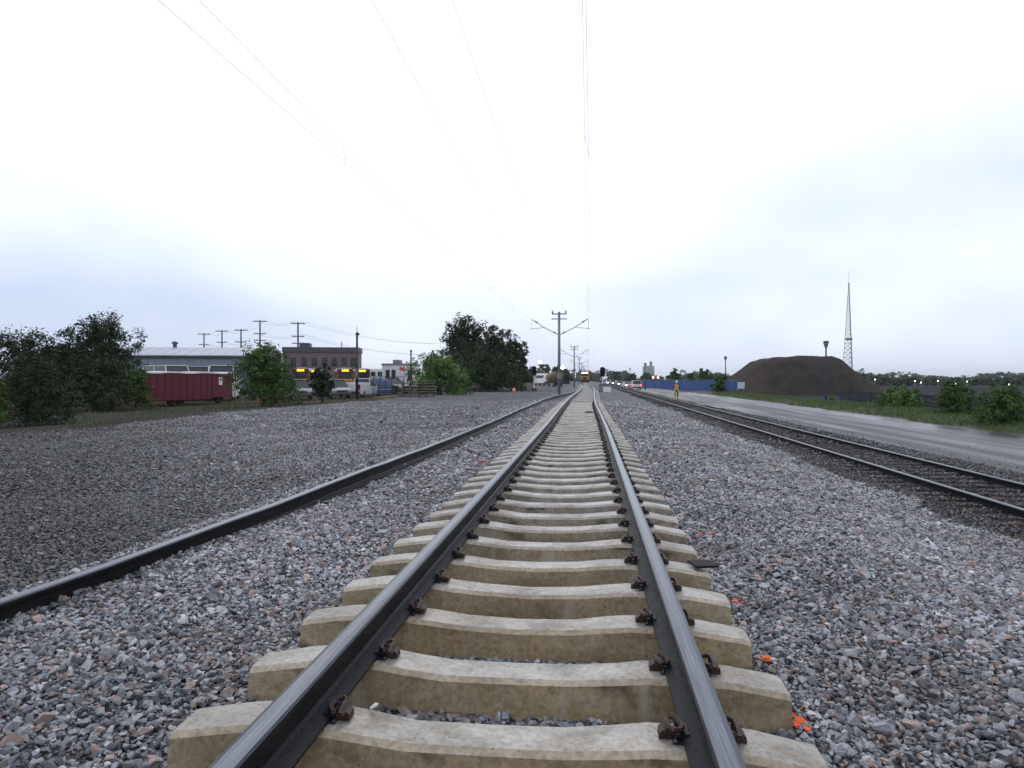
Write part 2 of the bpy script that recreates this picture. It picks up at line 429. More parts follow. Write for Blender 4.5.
for (d0, d1, de, sz) in rings:
    X, Y, s = field(d0, d1, de, DIV, 5.6, sz)
    k = ~in_sleeper(X, Y) & (X < 5.2 + .5 * vnoise(X, Y, .5, 9)); X, Y, s = X[k], Y[k], s[k]
    crib = np.abs(X - XC) < 1.2
    Z = hz(X, Y) + s * .12 + NR.uniform(-.008, .012, len(X)) + np.where(crib, -.012, 0)
    bp.append(np.stack([X, Y, Z], 1)); bs.append(s)
    X, Y, s = field(d0, d1, de * 1.0, -17, DIV, sz * .84)
    k = X > left_edge(Y) - .4 * NR.random(len(X)) ** 2; X, Y, s = X[k], Y[k], s[k]
    yp.append(np.stack([X, Y, hz(X, Y) + s * .12 + NR.uniform(-.006, .008, len(X))], 1)); ys_.append(s)
rc1 = rock_collection('ballast rocks', stone_mat('ballast_stone', 1.12, .45))
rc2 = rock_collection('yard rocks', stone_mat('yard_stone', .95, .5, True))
scatter('ballast_stones', 'grey and pink crushed ballast stones around the track', 'gravel', np.concatenate(bp), np.concatenate(bs), rc1)
scatter('yard_stones', 'yard gravel left of the loose rail, edge shading painted into its colour', 'gravel', np.concatenate(yp), np.concatenate(ys_), rc2)
print('stones', sum(map(len, bs)), sum(map(len, ys_)))

# ------------------------------------------------------------------ main track
def concrete(name, base, light, stain_col, side):
    m = bpy.data.materials.new(name); m.use_nodes = True
    n = m.node_tree; b = n.nodes['Principled BSDF']; L = n.links.new
    t = n.nodes.new('ShaderNodeTexCoord'); oi = n.nodes.new('ShaderNodeObjectInfo')
    k = n.nodes.new('ShaderNodeVectorMath'); k.operation = 'SCALE'; k.inputs[0].default_value = (13.1, 37.7, 7.3); L(oi.outputs['Random'], k.inputs['Scale'])
    a = n.nodes.new('ShaderNodeVectorMath'); a.operation = 'ADD'; L(t.outputs['Object'], a.inputs[0]); L(k.outputs[0], a.inputs[1])
    def noise(sc, de, st=None):
        v = a.outputs[0]
        if st:
            mp_ = n.nodes.new('ShaderNodeMapping'); mp_.inputs['Scale'].default_value = st; L(v, mp_.inputs[0]); v = mp_.outputs[0]
        q = n.nodes.new('ShaderNodeTexNoise'); q.inputs['Scale'].default_value = sc; q.inputs['Detail'].default_value = de; q.inputs['Roughness'].default_value = .65; L(v, q.inputs['Vector']); return q.outputs[0]
    def ramp(src, p0, c0, p1, c1):
        r = n.nodes.new('ShaderNodeValToRGB'); L(src, r.inputs[0]); r.color_ramp.elements[0].position = p0; r.color_ramp.elements[0].color = (*c0, 1); r.color_ramp.elements[1].position = p1; r.color_ramp.elements[1].color = (*c1, 1); return r.outputs[0]
    def mixc(f, c0, c1, mode='MIX'):
        x = n.nodes.new('ShaderNodeMix'); x.data_type = 'RGBA'; x.blend_type = mode
        for i, v in ((0, f), (6, c0), (7, c1)):
            if isinstance(v, (int, float)): x.inputs[i].default_value = v
            elif isinstance(v, tuple): x.inputs[i].default_value = (*v, 1)
            else: L(v, x.inputs[i])
        return x.outputs[2]
    n1 = noise(5, 8); n2 = noise(38, 5); n3 = noise(3.2, 6, (1, 1, .18) if side else (.5, 1.6, 1))
    c = ramp(n1, .36, base, .62, light)
    at = n.nodes.new('ShaderNodeAttribute'); at.attribute_type = 'OBJECT'; at.attribute_name = 'stain'
    f = n.nodes.new('ShaderNodeMath'); f.operation = 'MULTIPLY'; L(at.outputs['Fac'], f.inputs[0]); L(ramp(n3, .22, (.55,) * 3, .6, (1,) * 3), f.inputs[1])
    c = mixc(f.outputs[0], c, stain_col)
    c = mixc(1.0, c, ramp(n2, .32, (.66, .65, .63), .60, (1.12, 1.12, 1.12)), 'MULTIPLY')
    c = mixc(1.0, c, ramp(noise(1.7, 7, (1, 2.2, 2.2)), .36, (.66, .63, .58), .6, (1.10, 1.10, 1.10)), 'MULTIPLY')
    # pock marks and grime
    vo = n.nodes.new('ShaderNodeTexVoronoi'); vo.inputs['Scale'].default_value = 26; L(a.outputs[0], vo.inputs['Vector'])
    sp = ramp(vo.outputs['Distance'], .07, (.3, .29, .26), .15, (1, 1, 1))
    c = mixc(ramp(noise(7, 3), .46, (0,) * 3, .56, (1,) * 3), c, mixc(1.0, c, sp, 'MULTIPLY'))
    if side:      # bleached vertical streaks
        c = mixc(ramp(noise(9, 4, (1, 1, .05)), .55, (0,) * 3, .74, (.6,) * 3), c, (.40, .38, .34))
        c = mixc(ramp(noise(2.1, 3, (1, 1, 1.6)), .60, (0,) * 3, .68, (.85,) * 3), c, (.05, .038, .025))
    L(c, b.inputs['Base Color'])
    L(ramp(noise(4, 6), .42, (.26,) * 3, .58, (.7,) * 3), b.inputs['Roughness'])
    bpn = n.nodes.new('ShaderNodeBump'); bpn.inputs['Strength'].default_value = .5; bpn.inputs['Distance'].default_value = .008; L(n2, bpn.inputs['Height']); L(bpn.outputs[0], b.inputs['Normal'])
    return m
m_ctop = concrete('concrete_top', (.23, .228, .23), (.39, .383, .38), (.335, .31, .265), False)
m_cside = concrete('concrete_side', (.21, .195, .17), (.31, .29, .255), (.30, .225, .115), True)
m_cedge = concrete('concrete_edge', (.30, .28, .255), (.43, .41, .38), (.36, .295, .205), False)

def sleeper_mesh(seed):
    rr = random.Random(seed)
    # stations along the length: offset, height of the top, half width at the top, half width at the bottom
    stn = [(-1.25, -.046, .104, .142), (-1.225, -.040, .105, .143), (-1.02, -.008, .108, .147), (-.95, 0, .110, .148), (-.62, 0, .110, .148), (-.50, -.012, .106, .146), (-.30, -.034, .100, .140), (0, -.040, .098, .138)]
    stn = stn + [(-a, b, c, d) for a, b, c, d in stn[-2::-1]]
    stn = [(a + rr.uniform(-.006, .006), b + rr.uniform(-.0045, .003), c + rr.uniform(-.004, .004), d + rr.uniform(-.004, .004)) for a, b, c, d in stn]
    zt, zb = .13, -.10
    vs = []; fs = []; mi = []
    ring = 8
    for (x, dz, wt, wb) in stn:
        z = zt + dz
        ch = .022
        vs += [(x, -wb, zb), (x, -wt - .012, z - ch), (x, -wt + ch * .6, z - .003), (x, -.03, z), (x, .03, z), (x, wt - ch * .6, z - .003), (x, wt + .012, z - ch), (x, wb, zb)]
    prof_m = [1, 2, 0, 0, 0, 2, 1, 1]
    for i in range(len(stn) - 1):
        for k in range(ring):
            k2 = (k + 1) % ring
            fs.append((i * ring + k, i * ring + k2, (i + 1) * ring + k2, (i + 1) * ring + k)); mi.append(prof_m[k])
    fs.append(tuple(range(ring - 1, -1, -1))); mi.append(1)
    e0 = (len(stn) - 1) * ring; fs.append(tuple(range(e0, e0 + ring))); mi.append(1)
    b = MB(); b.add(vs, fs); b.m = mi
    return b
m_iron = mat('clip_iron', (.020, .011, .010), .5, 0, (.05, .018, .012), 40, bump=.5, bscale=120)
m_pad = mat('black_pad', (.012, .016, .024), .35)
def clip_mesh():
    b = MB()
    # cast shoulder standing out of the concrete, its outer end rounded
    b.prism([(.100, 0), (.102, .020), (.118, .036), (.142, .036), (.158, .022), (.160, 0)], -.028, .028, 'y', 0)
    # insulator lying on the rail foot and the black pad under it
    b.box(.050, .098, -.045, .045, .018, .031, 1)
    b.box(.060, .112, -.062, .062, .000, .009, 1)
    # the bent spring clip
    pts = [(.128, -.052, .032), (.128, -.01, .046), (.126, .034, .050), (.108, .058, .050), (.082, .048, .048), (.074, .018, .044), (.078, -.018, .043), (.094, -.046, .046), (.108, -.060, .048)]
    b.tube(pts, .0115, 6, 0)
    b.tube([(.128, -.056, .030), (.128, .040, .034)], .015, 6, 0)
    return b
sl_mesh = [sleeper_mesh(i).mesh('sleeper', [m_ctop, m_cside, m_cedge]) for i in range(7)]
cl_mesh = clip_mesh().mesh('rail_clip', [m_iron, m_pad])

track = thing('railway_track', 'nearest railway track with grey concrete sleepers and wet dark rails', 'railway track', (0, 0, 0))
RH = .188
def wig(y):
    """small misalignment of the distant track"""
    return -.10 * float(sstep(14, 34, y)) + .24 * float(sstep(40, 72, y)) - .85 * float(sstep(78, 160, y))
for k in range(-3, 62):
    y = Y0 + k * SP
    o = link('sleeper', sl_mesh[(k * 3) % 7], track, (XC + R.uniform(-.012, .012) + wig(y), y + R.uniform(-.012, .012), R.uniform(-.004, .004)), R.uniform(-.009, .009))
    o['stain'] = max(.12, min(1.0, (.98 if k < 4 else .98 - .16 * (k - 3)))) * R.uniform(.72, 1)
    if k <= 58:
        for sx in (-GA, GA):
            for s in (1, -1):
                link('rail_clip', cl_mesh, o, (sx + XR - XC, 0, .131), 0 if s > 0 else math.pi)
far = MB()
for k in range(62, 420):
    y = Y0 + k * SP; x = XC + wig(y)
    far.add([(x + a, y + b_, c) for a, b_, c in ((-1.24, -.14, -.05), (1.24, -.14, -.05), (1.24, .14, -.05), (-1.24, .14, -.05), (-1.22, -.11, .122), (1.22, -.11, .122), (1.22, .11, .122), (-1.22, .11, .122))],
            [(3, 2, 1, 0), (4, 5, 6, 7), (0, 1, 5, 4), (1, 2, 6, 5), (2, 3, 7, 6), (3, 0, 4, 7)])
fo = far.build('distant_sleepers', m_ctop, track); fo['kind'] = 'stuff'; fo['stain'] = .15

m_head = mat('rail_head_steel', (.030, .036, .05), .30, .7, (.085, .097, .125), 30, bump=.12, bscale=60, stretch=(8, .15, 1), thr=(.3, .7))
m_rail = mat('rail_dark_steel', (.007, .008, .010), .40, .0, (.018, .016, .015), 14, bump=.3, bscale=90, stretch=(1, .4, 1), spec=.12)
m_foot = mat('rail_foot_steel', (.010, .012, .017), .55, .0, (.026, .027, .032), 22, bump=.35, bscale=70, spec=.12)
m_band = mat('rail_worn_band', (.058, .067, .086), .24, .8, (.16, .178, .212), 24, bump=.08, bscale=60, stretch=(8, .12, 1), thr=(.3, .7))
def rail_profile():
    h = RH; half = [(.080, 0), (.080, .012), (.062, .019), (.022, .034), (.011, .048), (.010, h - .060), (.016, h - .046), (.043, h - .038), (.045, h - .015), (.039, h - .005), (.022, h)]
    half_m = [2, 2, 2, 2, 1, 1, 1, 1, 1, 0, 0]    # material of the edge starting at each point
    pts = half + [(-a, b) for a, b in half[::-1]]
    ms = [1, 2, 2, 1, 1, 1, 1, 1, 0, 0, 3] + [0, 0, 1, 1, 1, 1, 1, 2, 2, 1, 1]
    return pts, ms
def rail(name, path, parent=None, mats=None, slant=0.0):
    """path: (x, y, z of the foot); profile swept along it"""
    pts, ms = rail_profile(); n = len(pts)
    vs = []; fs = []; mi = []
    for i, (x, y, z) in enumerate(path):
        a = path[max(i - 1, 0)]; c = path[min(i + 1, len(path) - 1)]
        d = Vector((c[0] - a[0], c[1] - a[1], 0)).normalized(); s = Vector((d.y, -d.x, 0))
        for (p, q) in pts:
            vs.append((x + s.x * (p + slant * q), y + s.y * (p + slant * q), z + q))
    for i in range(len(path) - 1):
        for k in range(n):
            k2 = (k + 1) % n
            fs.append((i * n + k, i * n + k2, (i + 1) * n + k2, (i + 1) * n + k)); mi.append(ms[k])
    fs.append(tuple(range(n))); mi.append(1); e = (len(path) - 1) * n; fs.append(tuple(range(e, e + n))); mi.append(1)
    b = MB(); b.add(vs, fs); b.m = mi
    o = b.build(name, mats or [m_head, m_rail, m_foot, m_band], parent)
    return o
ry = np.concatenate([np.arange(-1.5, 40, .8), np.arange(40, 140, 2.5), np.arange(140, 480, 10.)])
for sx in (-GA, GA):
    rail('rail', [(XR + sx + wig(y), y, .139) for y in ry], track)

# the single rail lying on the ballast to the left
lp = [(1.0, -3.86), (2.5, -3.66), (4.2, -3.48), (6.6, -3.28), (10, -3.11), (13.6, -3.0), (20, -2.93), (30, -2.88), (42, -2.80), (50, -2.62), (58, -2.22), (70, -1.75), (85, -1.62), (120, -1.6)]
lx = np.concatenate([np.arange(1, 40, .7), np.arange(40, 120, 2)])
def smooth_interp(x, pts):
    px_ = np.array([p[0] for p in pts]); py_ = np.array([p[1] for p in pts])
    r = np.interp(x, px_, py_)
    return (np.interp(x - .8, px_, py_) + r + np.interp(x + .8, px_, py_)) / 3
lr = smooth_interp(lx, lp)
loose = tag(rail('loose_rail', [(float(x), float(y), float(hz(x, y)) - .035 + .06 * float(sstep(4.5, 8.5, y)) + .015 * float(vnoise(0, y, .3, 3))) for x, y in zip(lr, lx)]), 'single long dark rail lying loose on the gravel left of the track', 'rail')

# ------------------------------------------------------------------ right hand track
rtrack = thing('railway_track', 'lower railway track with dark wooden ties on the right beside the wet road', 'railway track', (0, 0, 0))
m_wood = mat('tie_wood', (.022, .018, .016), .7, 0, (.055, .046, .04), 3, bump=.8, bscale=18, stretch=(.5, 6, 6))
tie = MB().box(-1.28, 1.28, -.115, .115, -.10, .075, 0, None, .012, .006).mesh('tie', m_wood)
RXC = (RT0 + RT1) / 2
for k in range(0, 84):
    y = 3.5 + k * .52
    link('tie', tie, rtrack, (RXC + R.uniform(-.06, .06), y + R.uniform(-.03, .03), RTZ - RH - .085 + R.uniform(-.01, .008)), R.uniform(-.02, .02))
far = MB()
for k in range(84, 420):
    y = 3.5 + k * .52
    far.box(RXC - 1.28, RXC + 1.28, y - .11, y + .11, RTZ - RH - .15, RTZ - RH - .01)
fo = far.build('distant_ties', m_wood, rtrack); fo['kind'] = 'stuff'
for x in (RT0, RT1):
    rail('rail', [(x, y, RTZ - RH) for y in ry], rtrack)
# bed of this track: dark cinders
def hr(X, Y):
    return -.575 + .02 * vnoise(X, Y, 2.5, 14) + .02 * vnoise(X, Y, .6, 15)
tb = sheet('cinder_bed', np.arange(4.6, 9.4, .2), gy, lambda X, Y: hr(X, Y) + .0, gravel_mat('cinder', .36, 26), keep=lambda x, y: (x > 5.0 + .3 * vnoise(x, y, .5, 21)) & (x < 9.0 + .3 * vnoise(x, y, .6, 22)))
rc3 = rock_collection('cinder rocks', stone_mat('cinder_stone', .36, .5), 6)
cp, cs = [], []
for (d0, d1, de, sz) in ((3, 20, 420, .04), (20, 46, 110, .058)):
    X, Y, s = field(d0, d1, de, 4.9, 9.1, sz)
    k = np.abs((Y - 3.5 + .26) % .52 - .26) > (.12 * (np.abs(X - RXC) < 1.3)); X, Y, s = X[k], Y[k], s[k]
    cp.append(np.stack([X, Y, np.maximum(hr(X, Y), hz(X, Y)) + s * .12], 1)); cs.append(s)
X, Y, s_ = field(3, 40, 60, 8.7, 11.6, .03)
k = NR.random(len(X)) < np.exp(-(X - 8.7) / .9) + .06; X, Y, s_ = X[k], Y[k], s_[k]
cp.append(np.stack([X, Y, -.535 + s_ * .25 + 0 * X], 1)); cs.append(s_)
scatter('cinder_stones', 'dark cinders and grit between the ties of the right track', 'gravel', np.concatenate(cp), np.concatenate(cs), rc3)

# ------------------------------------------------------------------ wet road and verge on the right
def road_mat():
    m = bpy.data.materials.new('wet_road'); m.use_nodes = True
    n = m.node_tree; b = n.nodes['Principled BSDF']; L = n.links.new
    g = n.nodes.new('ShaderNodeNewGeometry')
    mp_ = n.nodes.new('ShaderNodeMapping'); mp_.inputs['Scale'].default_value = (1, .045, 1); L(g.outputs['Position'], mp_.inputs[0])
    a = n.nodes.new('ShaderNodeTexNoise'); a.inputs['Scale'].default_value = 1.6; a.inputs['Detail'].default_value = 9; L(mp_.outputs[0], a.inputs['Vector'])
    r = n.nodes.new('ShaderNodeValToRGB'); L(a.outputs[0], r.inputs[0])
    r.color_ramp.elements[0].position = .40; r.color_ramp.elements[0].color = (.045, .045, .050, 1)
    r.color_ramp.elements[1].position = .62; r.color_ramp.elements[1].color = (.088, .093, .108, 1)
    L(r.outputs[0], b.inputs['Base Color'])
    sx_ = n.nodes.new('ShaderNodeSeparateXYZ'); L(g.outputs['Position'], sx_.inputs[0])
    wet = n.nodes.new('ShaderNodeMapRange'); L(sx_.outputs['X'], wet.inputs[0]); wet.inputs[1].default_value = 12.2; wet.inputs[2].default_value = 15.0; wet.inputs[3].default_value = -.08; wet.inputs[4].default_value = .20
    ad = n.nodes.new('ShaderNodeMath'); ad.operation = 'ADD'; L(a.outputs[0], ad.inputs[0]); L(wet.outputs[0], ad.inputs[1])
    r2 = n.nodes.new('ShaderNodeValToRGB'); L(ad.outputs[0], r2.inputs[0])
    r2.color_ramp.elements[0].position = .36; r2.color_ramp.elements[0].color = (.66,) * 3 + (1,)
    r2.color_ramp.elements[1].position = .70; r2.color_ramp.elements[1].color = (.22,) * 3 + (1,)
    L(r2.outputs[0], b.inputs['Roughness']); b.inputs['Specular IOR Level'].default_value = .5
    a2 = n.nodes.new('ShaderNodeTexNoise'); a2.inputs['Scale'].default_value = 14; a2.inputs['Detail'].default_value = 6; L(g.outputs['Position'], a2.inputs['Vector'])
    bp = n.nodes.new('ShaderNodeBump'); bp.inputs['Strength'].default_value = .35; bp.inputs['Distance'].default_value = .02; L(a2.outputs[0], bp.inputs['Height']); L(bp.outputs[0], b.inputs['Normal'])
    return m
VE = 15.4
sheet('road', np.arange(8.6, 16.2, .3), np.concatenate([np.arange(0, 60, .5), grade(60, 700, 1, 1.06, 20)]),
      lambda X, Y: -.535 + .03 * vnoise(X, Y * .3, .9, 31) * sstep(8.6, 10, X) + .0 * X, road_mat(), keep=lambda x, y: (x > 8.8 + .3 * vnoise(x, y, .5, 32)) & (x < VE + .3 + .35 * vnoise(x, y, .4, 33)))
lot_mat = mat('grey_lot', (.03, .032, .038), .9, 0, (.06, .06, .068), .3, bump=.4, bscale=9, spec=0)
sheet('lot', np.arange(20.5, 120, 3.), np.arange(14, 260, 4.), lambda X, Y: -.53 + .02 * vnoise(X, Y, .1, 35), lot_mat)
m_soilg = mat('verge_soil', (.035, .045, .018), .9, 0, (.06, .055, .03), 1.5, coords='Object')
sheet('verge', np.arange(14.6, 20.9, .35), np.concatenate([np.arange(4, 60, .5), grade(60, 200, 1, 1.06, 10)]),
      lambda X, Y: -.60 + .32 * sstep(15.0, 17, X) - .22 * sstep(18.5, 20.7, X) + .02 * vnoise(X, Y, .8, 36), m_soilg, keep=lambda x, y: x > 14.9)
def blades(name, label, n, pos, h, material, group=None):
    X, Y, Z = pos
    n = len(X)
    a = NR.uniform(0, 6.283, n); hh = h * np.exp(NR.normal(0, .35, n)); w = .012 + .012 * NR.random(n)
    lean = NR.normal(0, .35, (n, 2)) * hh[:, None]
    dx, dy = np.cos(a) * w, np.sin(a) * w
    v = np.empty((n, 3, 3))
    v[:, 0] = np.stack([X - dx, Y - dy, Z], 1); v[:, 1] = np.stack([X + dx, Y + dy, Z], 1); v[:, 2] = np.stack([X + lean[:, 0], Y + lean[:, 1], Z + hh], 1)
    me = bpy.data.meshes.new(name); me.from_pydata(v.reshape(-1, 3).tolist(), [], np.arange(n * 3).reshape(-1, 3).tolist()); me.materials.append(material); me.update()
    return tag(link(name, me), label, 'grass', kind='stuff')
m_grass = mat('grass_blade', (.046, .095, .016), .7, 0, (.09, .135, .034), .6, coords='Object')
n = 52000
X = NR.uniform(15.3, 20.4, n); Y = 16 + 75 * NR.random(n) ** 1.6
k = X > VE + .1 + .4 * vnoise(X, Y, .5, 37); X, Y = X[k], Y[k]
Z = -.60 + .32 * sstep(15.0, 17, X) - .22 * sstep(18.5, 20.7, X)
blades('grass', 'green rough grass on the verge right of the wet road', n, (X, Y, Z - .01), .13, m_grass)
n = 9000
X = NR.uniform(-34, -16.2, n); Y = NR.uniform(20, 75, n); k = vnoise(X, Y, .3, 41) > .15; X, Y = X[k], Y[k]
blades('weeds', 'sparse weeds in the brown dirt below the trailer and bushes', n, (X, Y, hz(X, Y) - .03), .16, m_grass)

# ------------------------------------------------------------------ trees and bushes
def leaf_mat(name, c1, c2, c3):
    m = bpy.data.materials.new(name); m.use_nodes = True
    n = m.node_tree; b = n.nodes['Principled BSDF']; L = n.links.new
    at = n.nodes.new('ShaderNodeAttribute'); at.attribute_name = 'tint'
    r = n.nodes.new('ShaderNodeValToRGB'); L(at.outputs['Fac'], r.inputs[0])
    r.color_ramp.elements[0].color = (*c1, 1); r.color_ramp.elements[1].color = (*c3, 1)
    e = r.color_ramp.elements.new(.5); e.color = (*c2, 1)
    L(r.outputs[0], b.inputs['Base Color']); b.inputs['Roughness'].default_value = .6
    b.inputs['Specular IOR Level'].default_value = .12
    return m
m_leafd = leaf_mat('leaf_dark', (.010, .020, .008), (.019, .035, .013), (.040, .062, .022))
m_leafg = leaf_mat('leaf_green', (.036, .078, .015), (.075, .14, .03), (.13, .21, .05))
m_leafm = leaf_mat('leaf_mid', (.024, .050, .011), (.050, .095, .022), (.092, .145, .04))
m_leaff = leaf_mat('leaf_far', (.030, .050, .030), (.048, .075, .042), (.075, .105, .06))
m_bark = mat('bark', (.03, .024, .02), .9, 0, (.06, .05, .042), 6, bump=.8, bscale=14)
def crown_mesh(name, rng, lobes, n_leaf, leaf, material, inner=.35):
    """lobes: list of (centre, radii); leaves gathered in twig clumps through each lobe's volume"""
    P = []; N = []; T = []
    vol = np.array([r[0] * r[1] * r[2] for c, r in lobes]) ** .75
    cnt = np.maximum(8, (n_leaf * vol / vol.sum())).astype(int)
    for (c, r), k in zip(lobes, cnt):
        nc = max(5, int(k / 26))
        d = rng.normal(0, 1, (nc, 3)); d /= np.linalg.norm(d, axis=1)[:, None]
        rad = (inner + (1 - inner) * rng.random(nc) ** .6) * np.where(rng.random(nc) < .18, 1.16, .98)
        cc = d * rad[:, None]
        ci = rng.integers(0, nc, k)
        off = rng.normal(0, .125, (k, 3)) + 0
        p = cc[ci] + off
        P.append(np.asarray(c) + p * np.asarray(r)); N.append(d[ci] * .8 + rng.normal(0, .6, (k, 3)) + np.array([0, 0, .5]))
        tt = rng.random(nc)
        T.append(np.clip(tt[ci] * .55 + rng.random(k) * .35 + .1, 0, 1))
    P = np.concatenate(P); N = np.concatenate(N); T = np.concatenate(T)
    n = len(P)
    N /= np.linalg.norm(N, axis=1)[:, None]
    a = rng.normal(0, 1, (n, 3)); U = np.cross(N, a); U /= np.linalg.norm(U, axis=1)[:, None]; V = np.cross(N, U)
    s = leaf * np.exp(rng.normal(0, .3, n))[:, None]
    bend = N * s * .18
    v = np.stack([P - U * s, P - V * s * .5 + bend, P + U * s, P + V * s * .5 + bend], 1)
    me = bpy.data.meshes.new(name)
    me.from_pydata(v.reshape(-1, 3).tolist(), [], np.arange(n * 4).reshape(-1, 4).tolist())
    at = me.attributes.new('tint', 'FLOAT', 'FACE'); at.data.foreach_set('value', T.astype(np.float32))
    me.materials.append(material); me.update()
    return me
def tree(name, label, px, base, top, wpx, leafm, seed, bushy=False, D=None, z=0.0, n_leaf=6000, leaf=None, group=None, cat=None, lean=0.0, crown_from=None, nl=9):
    rng = np.random.default_rng(seed); rr = random.Random(seed)
    if D is None:
        D = F * (CAMZ - z) / (base - HOR)
    loc = PD(px, D, z - .03)
    H = (ZA(top, D) - z); Wd = wpx * D / F
    t = thing(name, label, cat or ('bush' if bushy else 'tree'), loc, rr.uniform(-.6, .6) if not lean else 0, group)
    lobes = []
    cf = crown_from if crown_from is not None else (.02 if bushy else .22)
    hc = H * (1 - cf)
    for i in range(nl):
        u = (i + .5) / nl
        zz = H * cf + hc * (.16 + .74 * u) * rr.uniform(.94, 1.04)
        prof = (math.sin(math.pi * min(.97, .20 + .72 * u)) ** .65) if not bushy else (1 - .72 * u * u)
        ang = i * 2.4 + rr.uniform(-.4, .4)
        q = Wd * .5 * prof
        lr = Wd * (.30 if nl < 10 else .25) * rr.uniform(.8, 1.15) * (.62 + .38 * prof)
        off = max(0, q - lr)
        lobes.append(((math.cos(ang) * off + lean * u, math.sin(ang) * off * .8, min(zz, H - lr * .75)), (lr, lr, lr * rr.uniform(.72, .95))))
    lobes.append(((0, 0, H * cf + hc * .45), (Wd * .28, Wd * .28, hc * .42)))
    leaf = leaf or max(.05, 1.25 * D / F)
    link('crown', crown_mesh('crown', rng, lobes, n_leaf, leaf, leafm), t)
    b = MB(); r0 = max(.03, H * (.02 if bushy else .028))
    b.tube([(0, 0, 0), (rr.uniform(-.03, .03) * H, 0, H * .25), (rr.uniform(-.05, .05) * H + lean * .4, 0, H * .55), (lean * .7, 0, H * .85)], [r0, r0 * .8, r0 * .5, r0 * .15], 7)
    for c, r in lobes[:-1]:
        zs = max(.05 * H, min(c[2] * .55, H * .5))
        b.tube([(0, 0, zs), (c[0] * .5, c[1] * .5, (zs + c[2]) * .52), c], [r0 * .5, r0 * .3, r0 * .08], 5, caps=False)
    b.build('trunk', m_bark, t, smooth=True)
    return t
# left edge of the picture
LZ = -.3
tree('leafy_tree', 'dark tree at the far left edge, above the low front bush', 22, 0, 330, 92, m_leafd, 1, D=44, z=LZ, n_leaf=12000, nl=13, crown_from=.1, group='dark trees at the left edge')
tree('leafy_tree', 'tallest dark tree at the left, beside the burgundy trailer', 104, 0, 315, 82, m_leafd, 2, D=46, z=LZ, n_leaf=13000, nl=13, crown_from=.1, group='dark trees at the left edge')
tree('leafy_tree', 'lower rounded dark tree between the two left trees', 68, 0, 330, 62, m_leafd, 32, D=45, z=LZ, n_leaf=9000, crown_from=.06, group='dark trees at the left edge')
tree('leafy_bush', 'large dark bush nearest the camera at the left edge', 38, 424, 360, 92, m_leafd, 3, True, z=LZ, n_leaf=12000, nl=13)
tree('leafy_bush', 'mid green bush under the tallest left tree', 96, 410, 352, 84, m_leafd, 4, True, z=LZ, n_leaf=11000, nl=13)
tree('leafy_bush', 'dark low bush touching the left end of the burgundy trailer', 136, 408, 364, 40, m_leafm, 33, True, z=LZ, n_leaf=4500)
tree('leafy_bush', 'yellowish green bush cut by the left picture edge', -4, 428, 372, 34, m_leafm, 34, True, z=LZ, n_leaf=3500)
# by the parking
tree('leafy_bush', 'tall green bush right of the burgundy trailer, hiding the buses', 264, 406, 341, 80, m_leafm, 5, True, z=LZ, n_leaf=12500, nl=13)
tree('small_tree', 'small dark sapling standing in front of the parked cars', 322, 404, 364, 27, m_leafd, 6, False, z=LZ, n_leaf=3600, crown_from=.10)
tree('leafy_bush', 'bright green bush behind the pallet stacks', 438, 394, 352, 76, m_leafg, 7, True, n_leaf=10500, nl=13)
# the big trees left of the wires
tree('leafy_tree', 'tallest dark tree behind the bright green bush', 466, 0, 316, 62, m_leafd, 8, D=92, n_leaf=10000, nl=14, crown_from=.1, group='big dark trees in the middle')
tree('leafy_tree', 'middle one of the big dark trees left of the wires', 493, 0, 323, 54, m_leafd, 9, D=97, n_leaf=8000, nl=12, crown_from=.06, group='big dark trees in the middle')
tree('leafy_tree', 'rightmost and lowest of the big dark trees left of the wires', 514, 0, 334, 38, m_leafd, 10, D=94, n_leaf=5500, nl=11, crown_from=.05, group='big dark trees in the middle')
tree('leafy_bush', 'broad dark shrub at the foot of the big dark trees', 486, 391, 350, 84, m_leafd, 11, True, n_leaf=9000)
tree('leafy_bush', 'low dark shrub behind the left signal', 520, 389, 360, 24, m_leafd, 35, True, n_leaf=2500)
# right hand verge
tree('leafy_bush', 'round green bush on the verge right of the soil mound', 901, 411, 386, 50, m_leafg, 12, True, z=-.5, n_leaf=4500, group='bushes on the right verge')
tree('leafy_bush', 'middle one of the green bushes on the right verge', 955, 419, 380, 48, m_leafm, 13, True, z=-.5, n_leaf=4500, group='bushes on the right verge')
tree('leafy_bush', 'big green bush on the verge at the right picture edge', 1004, 428, 381, 62, m_leafm, 14, True, z=-.5, n_leaf=6000, group='bushes on the right verge')
tree('leafy_bush', 'tiny green bush at the foot of the near lamp post', 832, 404, 396, 9, m_leafg, 15, True, z=-.5, n_leaf=700)
tree('leafy_tree', 'small tree behind the blue fence, left of the other two', 675, 0, 369, 14, m_leafm, 16, D=135, z=-.5, n_leaf=1500, crown_from=.08, group='trees behind the blue fence')
tree('leafy_tree', 'rounded tree behind the blue fence, right of centre', 704, 0, 369, 16, m_leafm, 17, D=125, z=-.5, n_leaf=1600, crown_from=.08, group='trees behind the blue fence')
tree('leafy_tree', 'smallest tree behind the blue fence, between its neighbours', 691, 0, 373, 12, m_leafm, 18, D=130, z=-.5, n_leaf=1000, crown_from=.08, group='trees behind the blue fence')
tree('leafy_bush', 'green bush against the left foot of the soil mound', 722, 0, 374, 24, m_leafm, 19, True, D=92, z=-.5, n_leaf=2400)
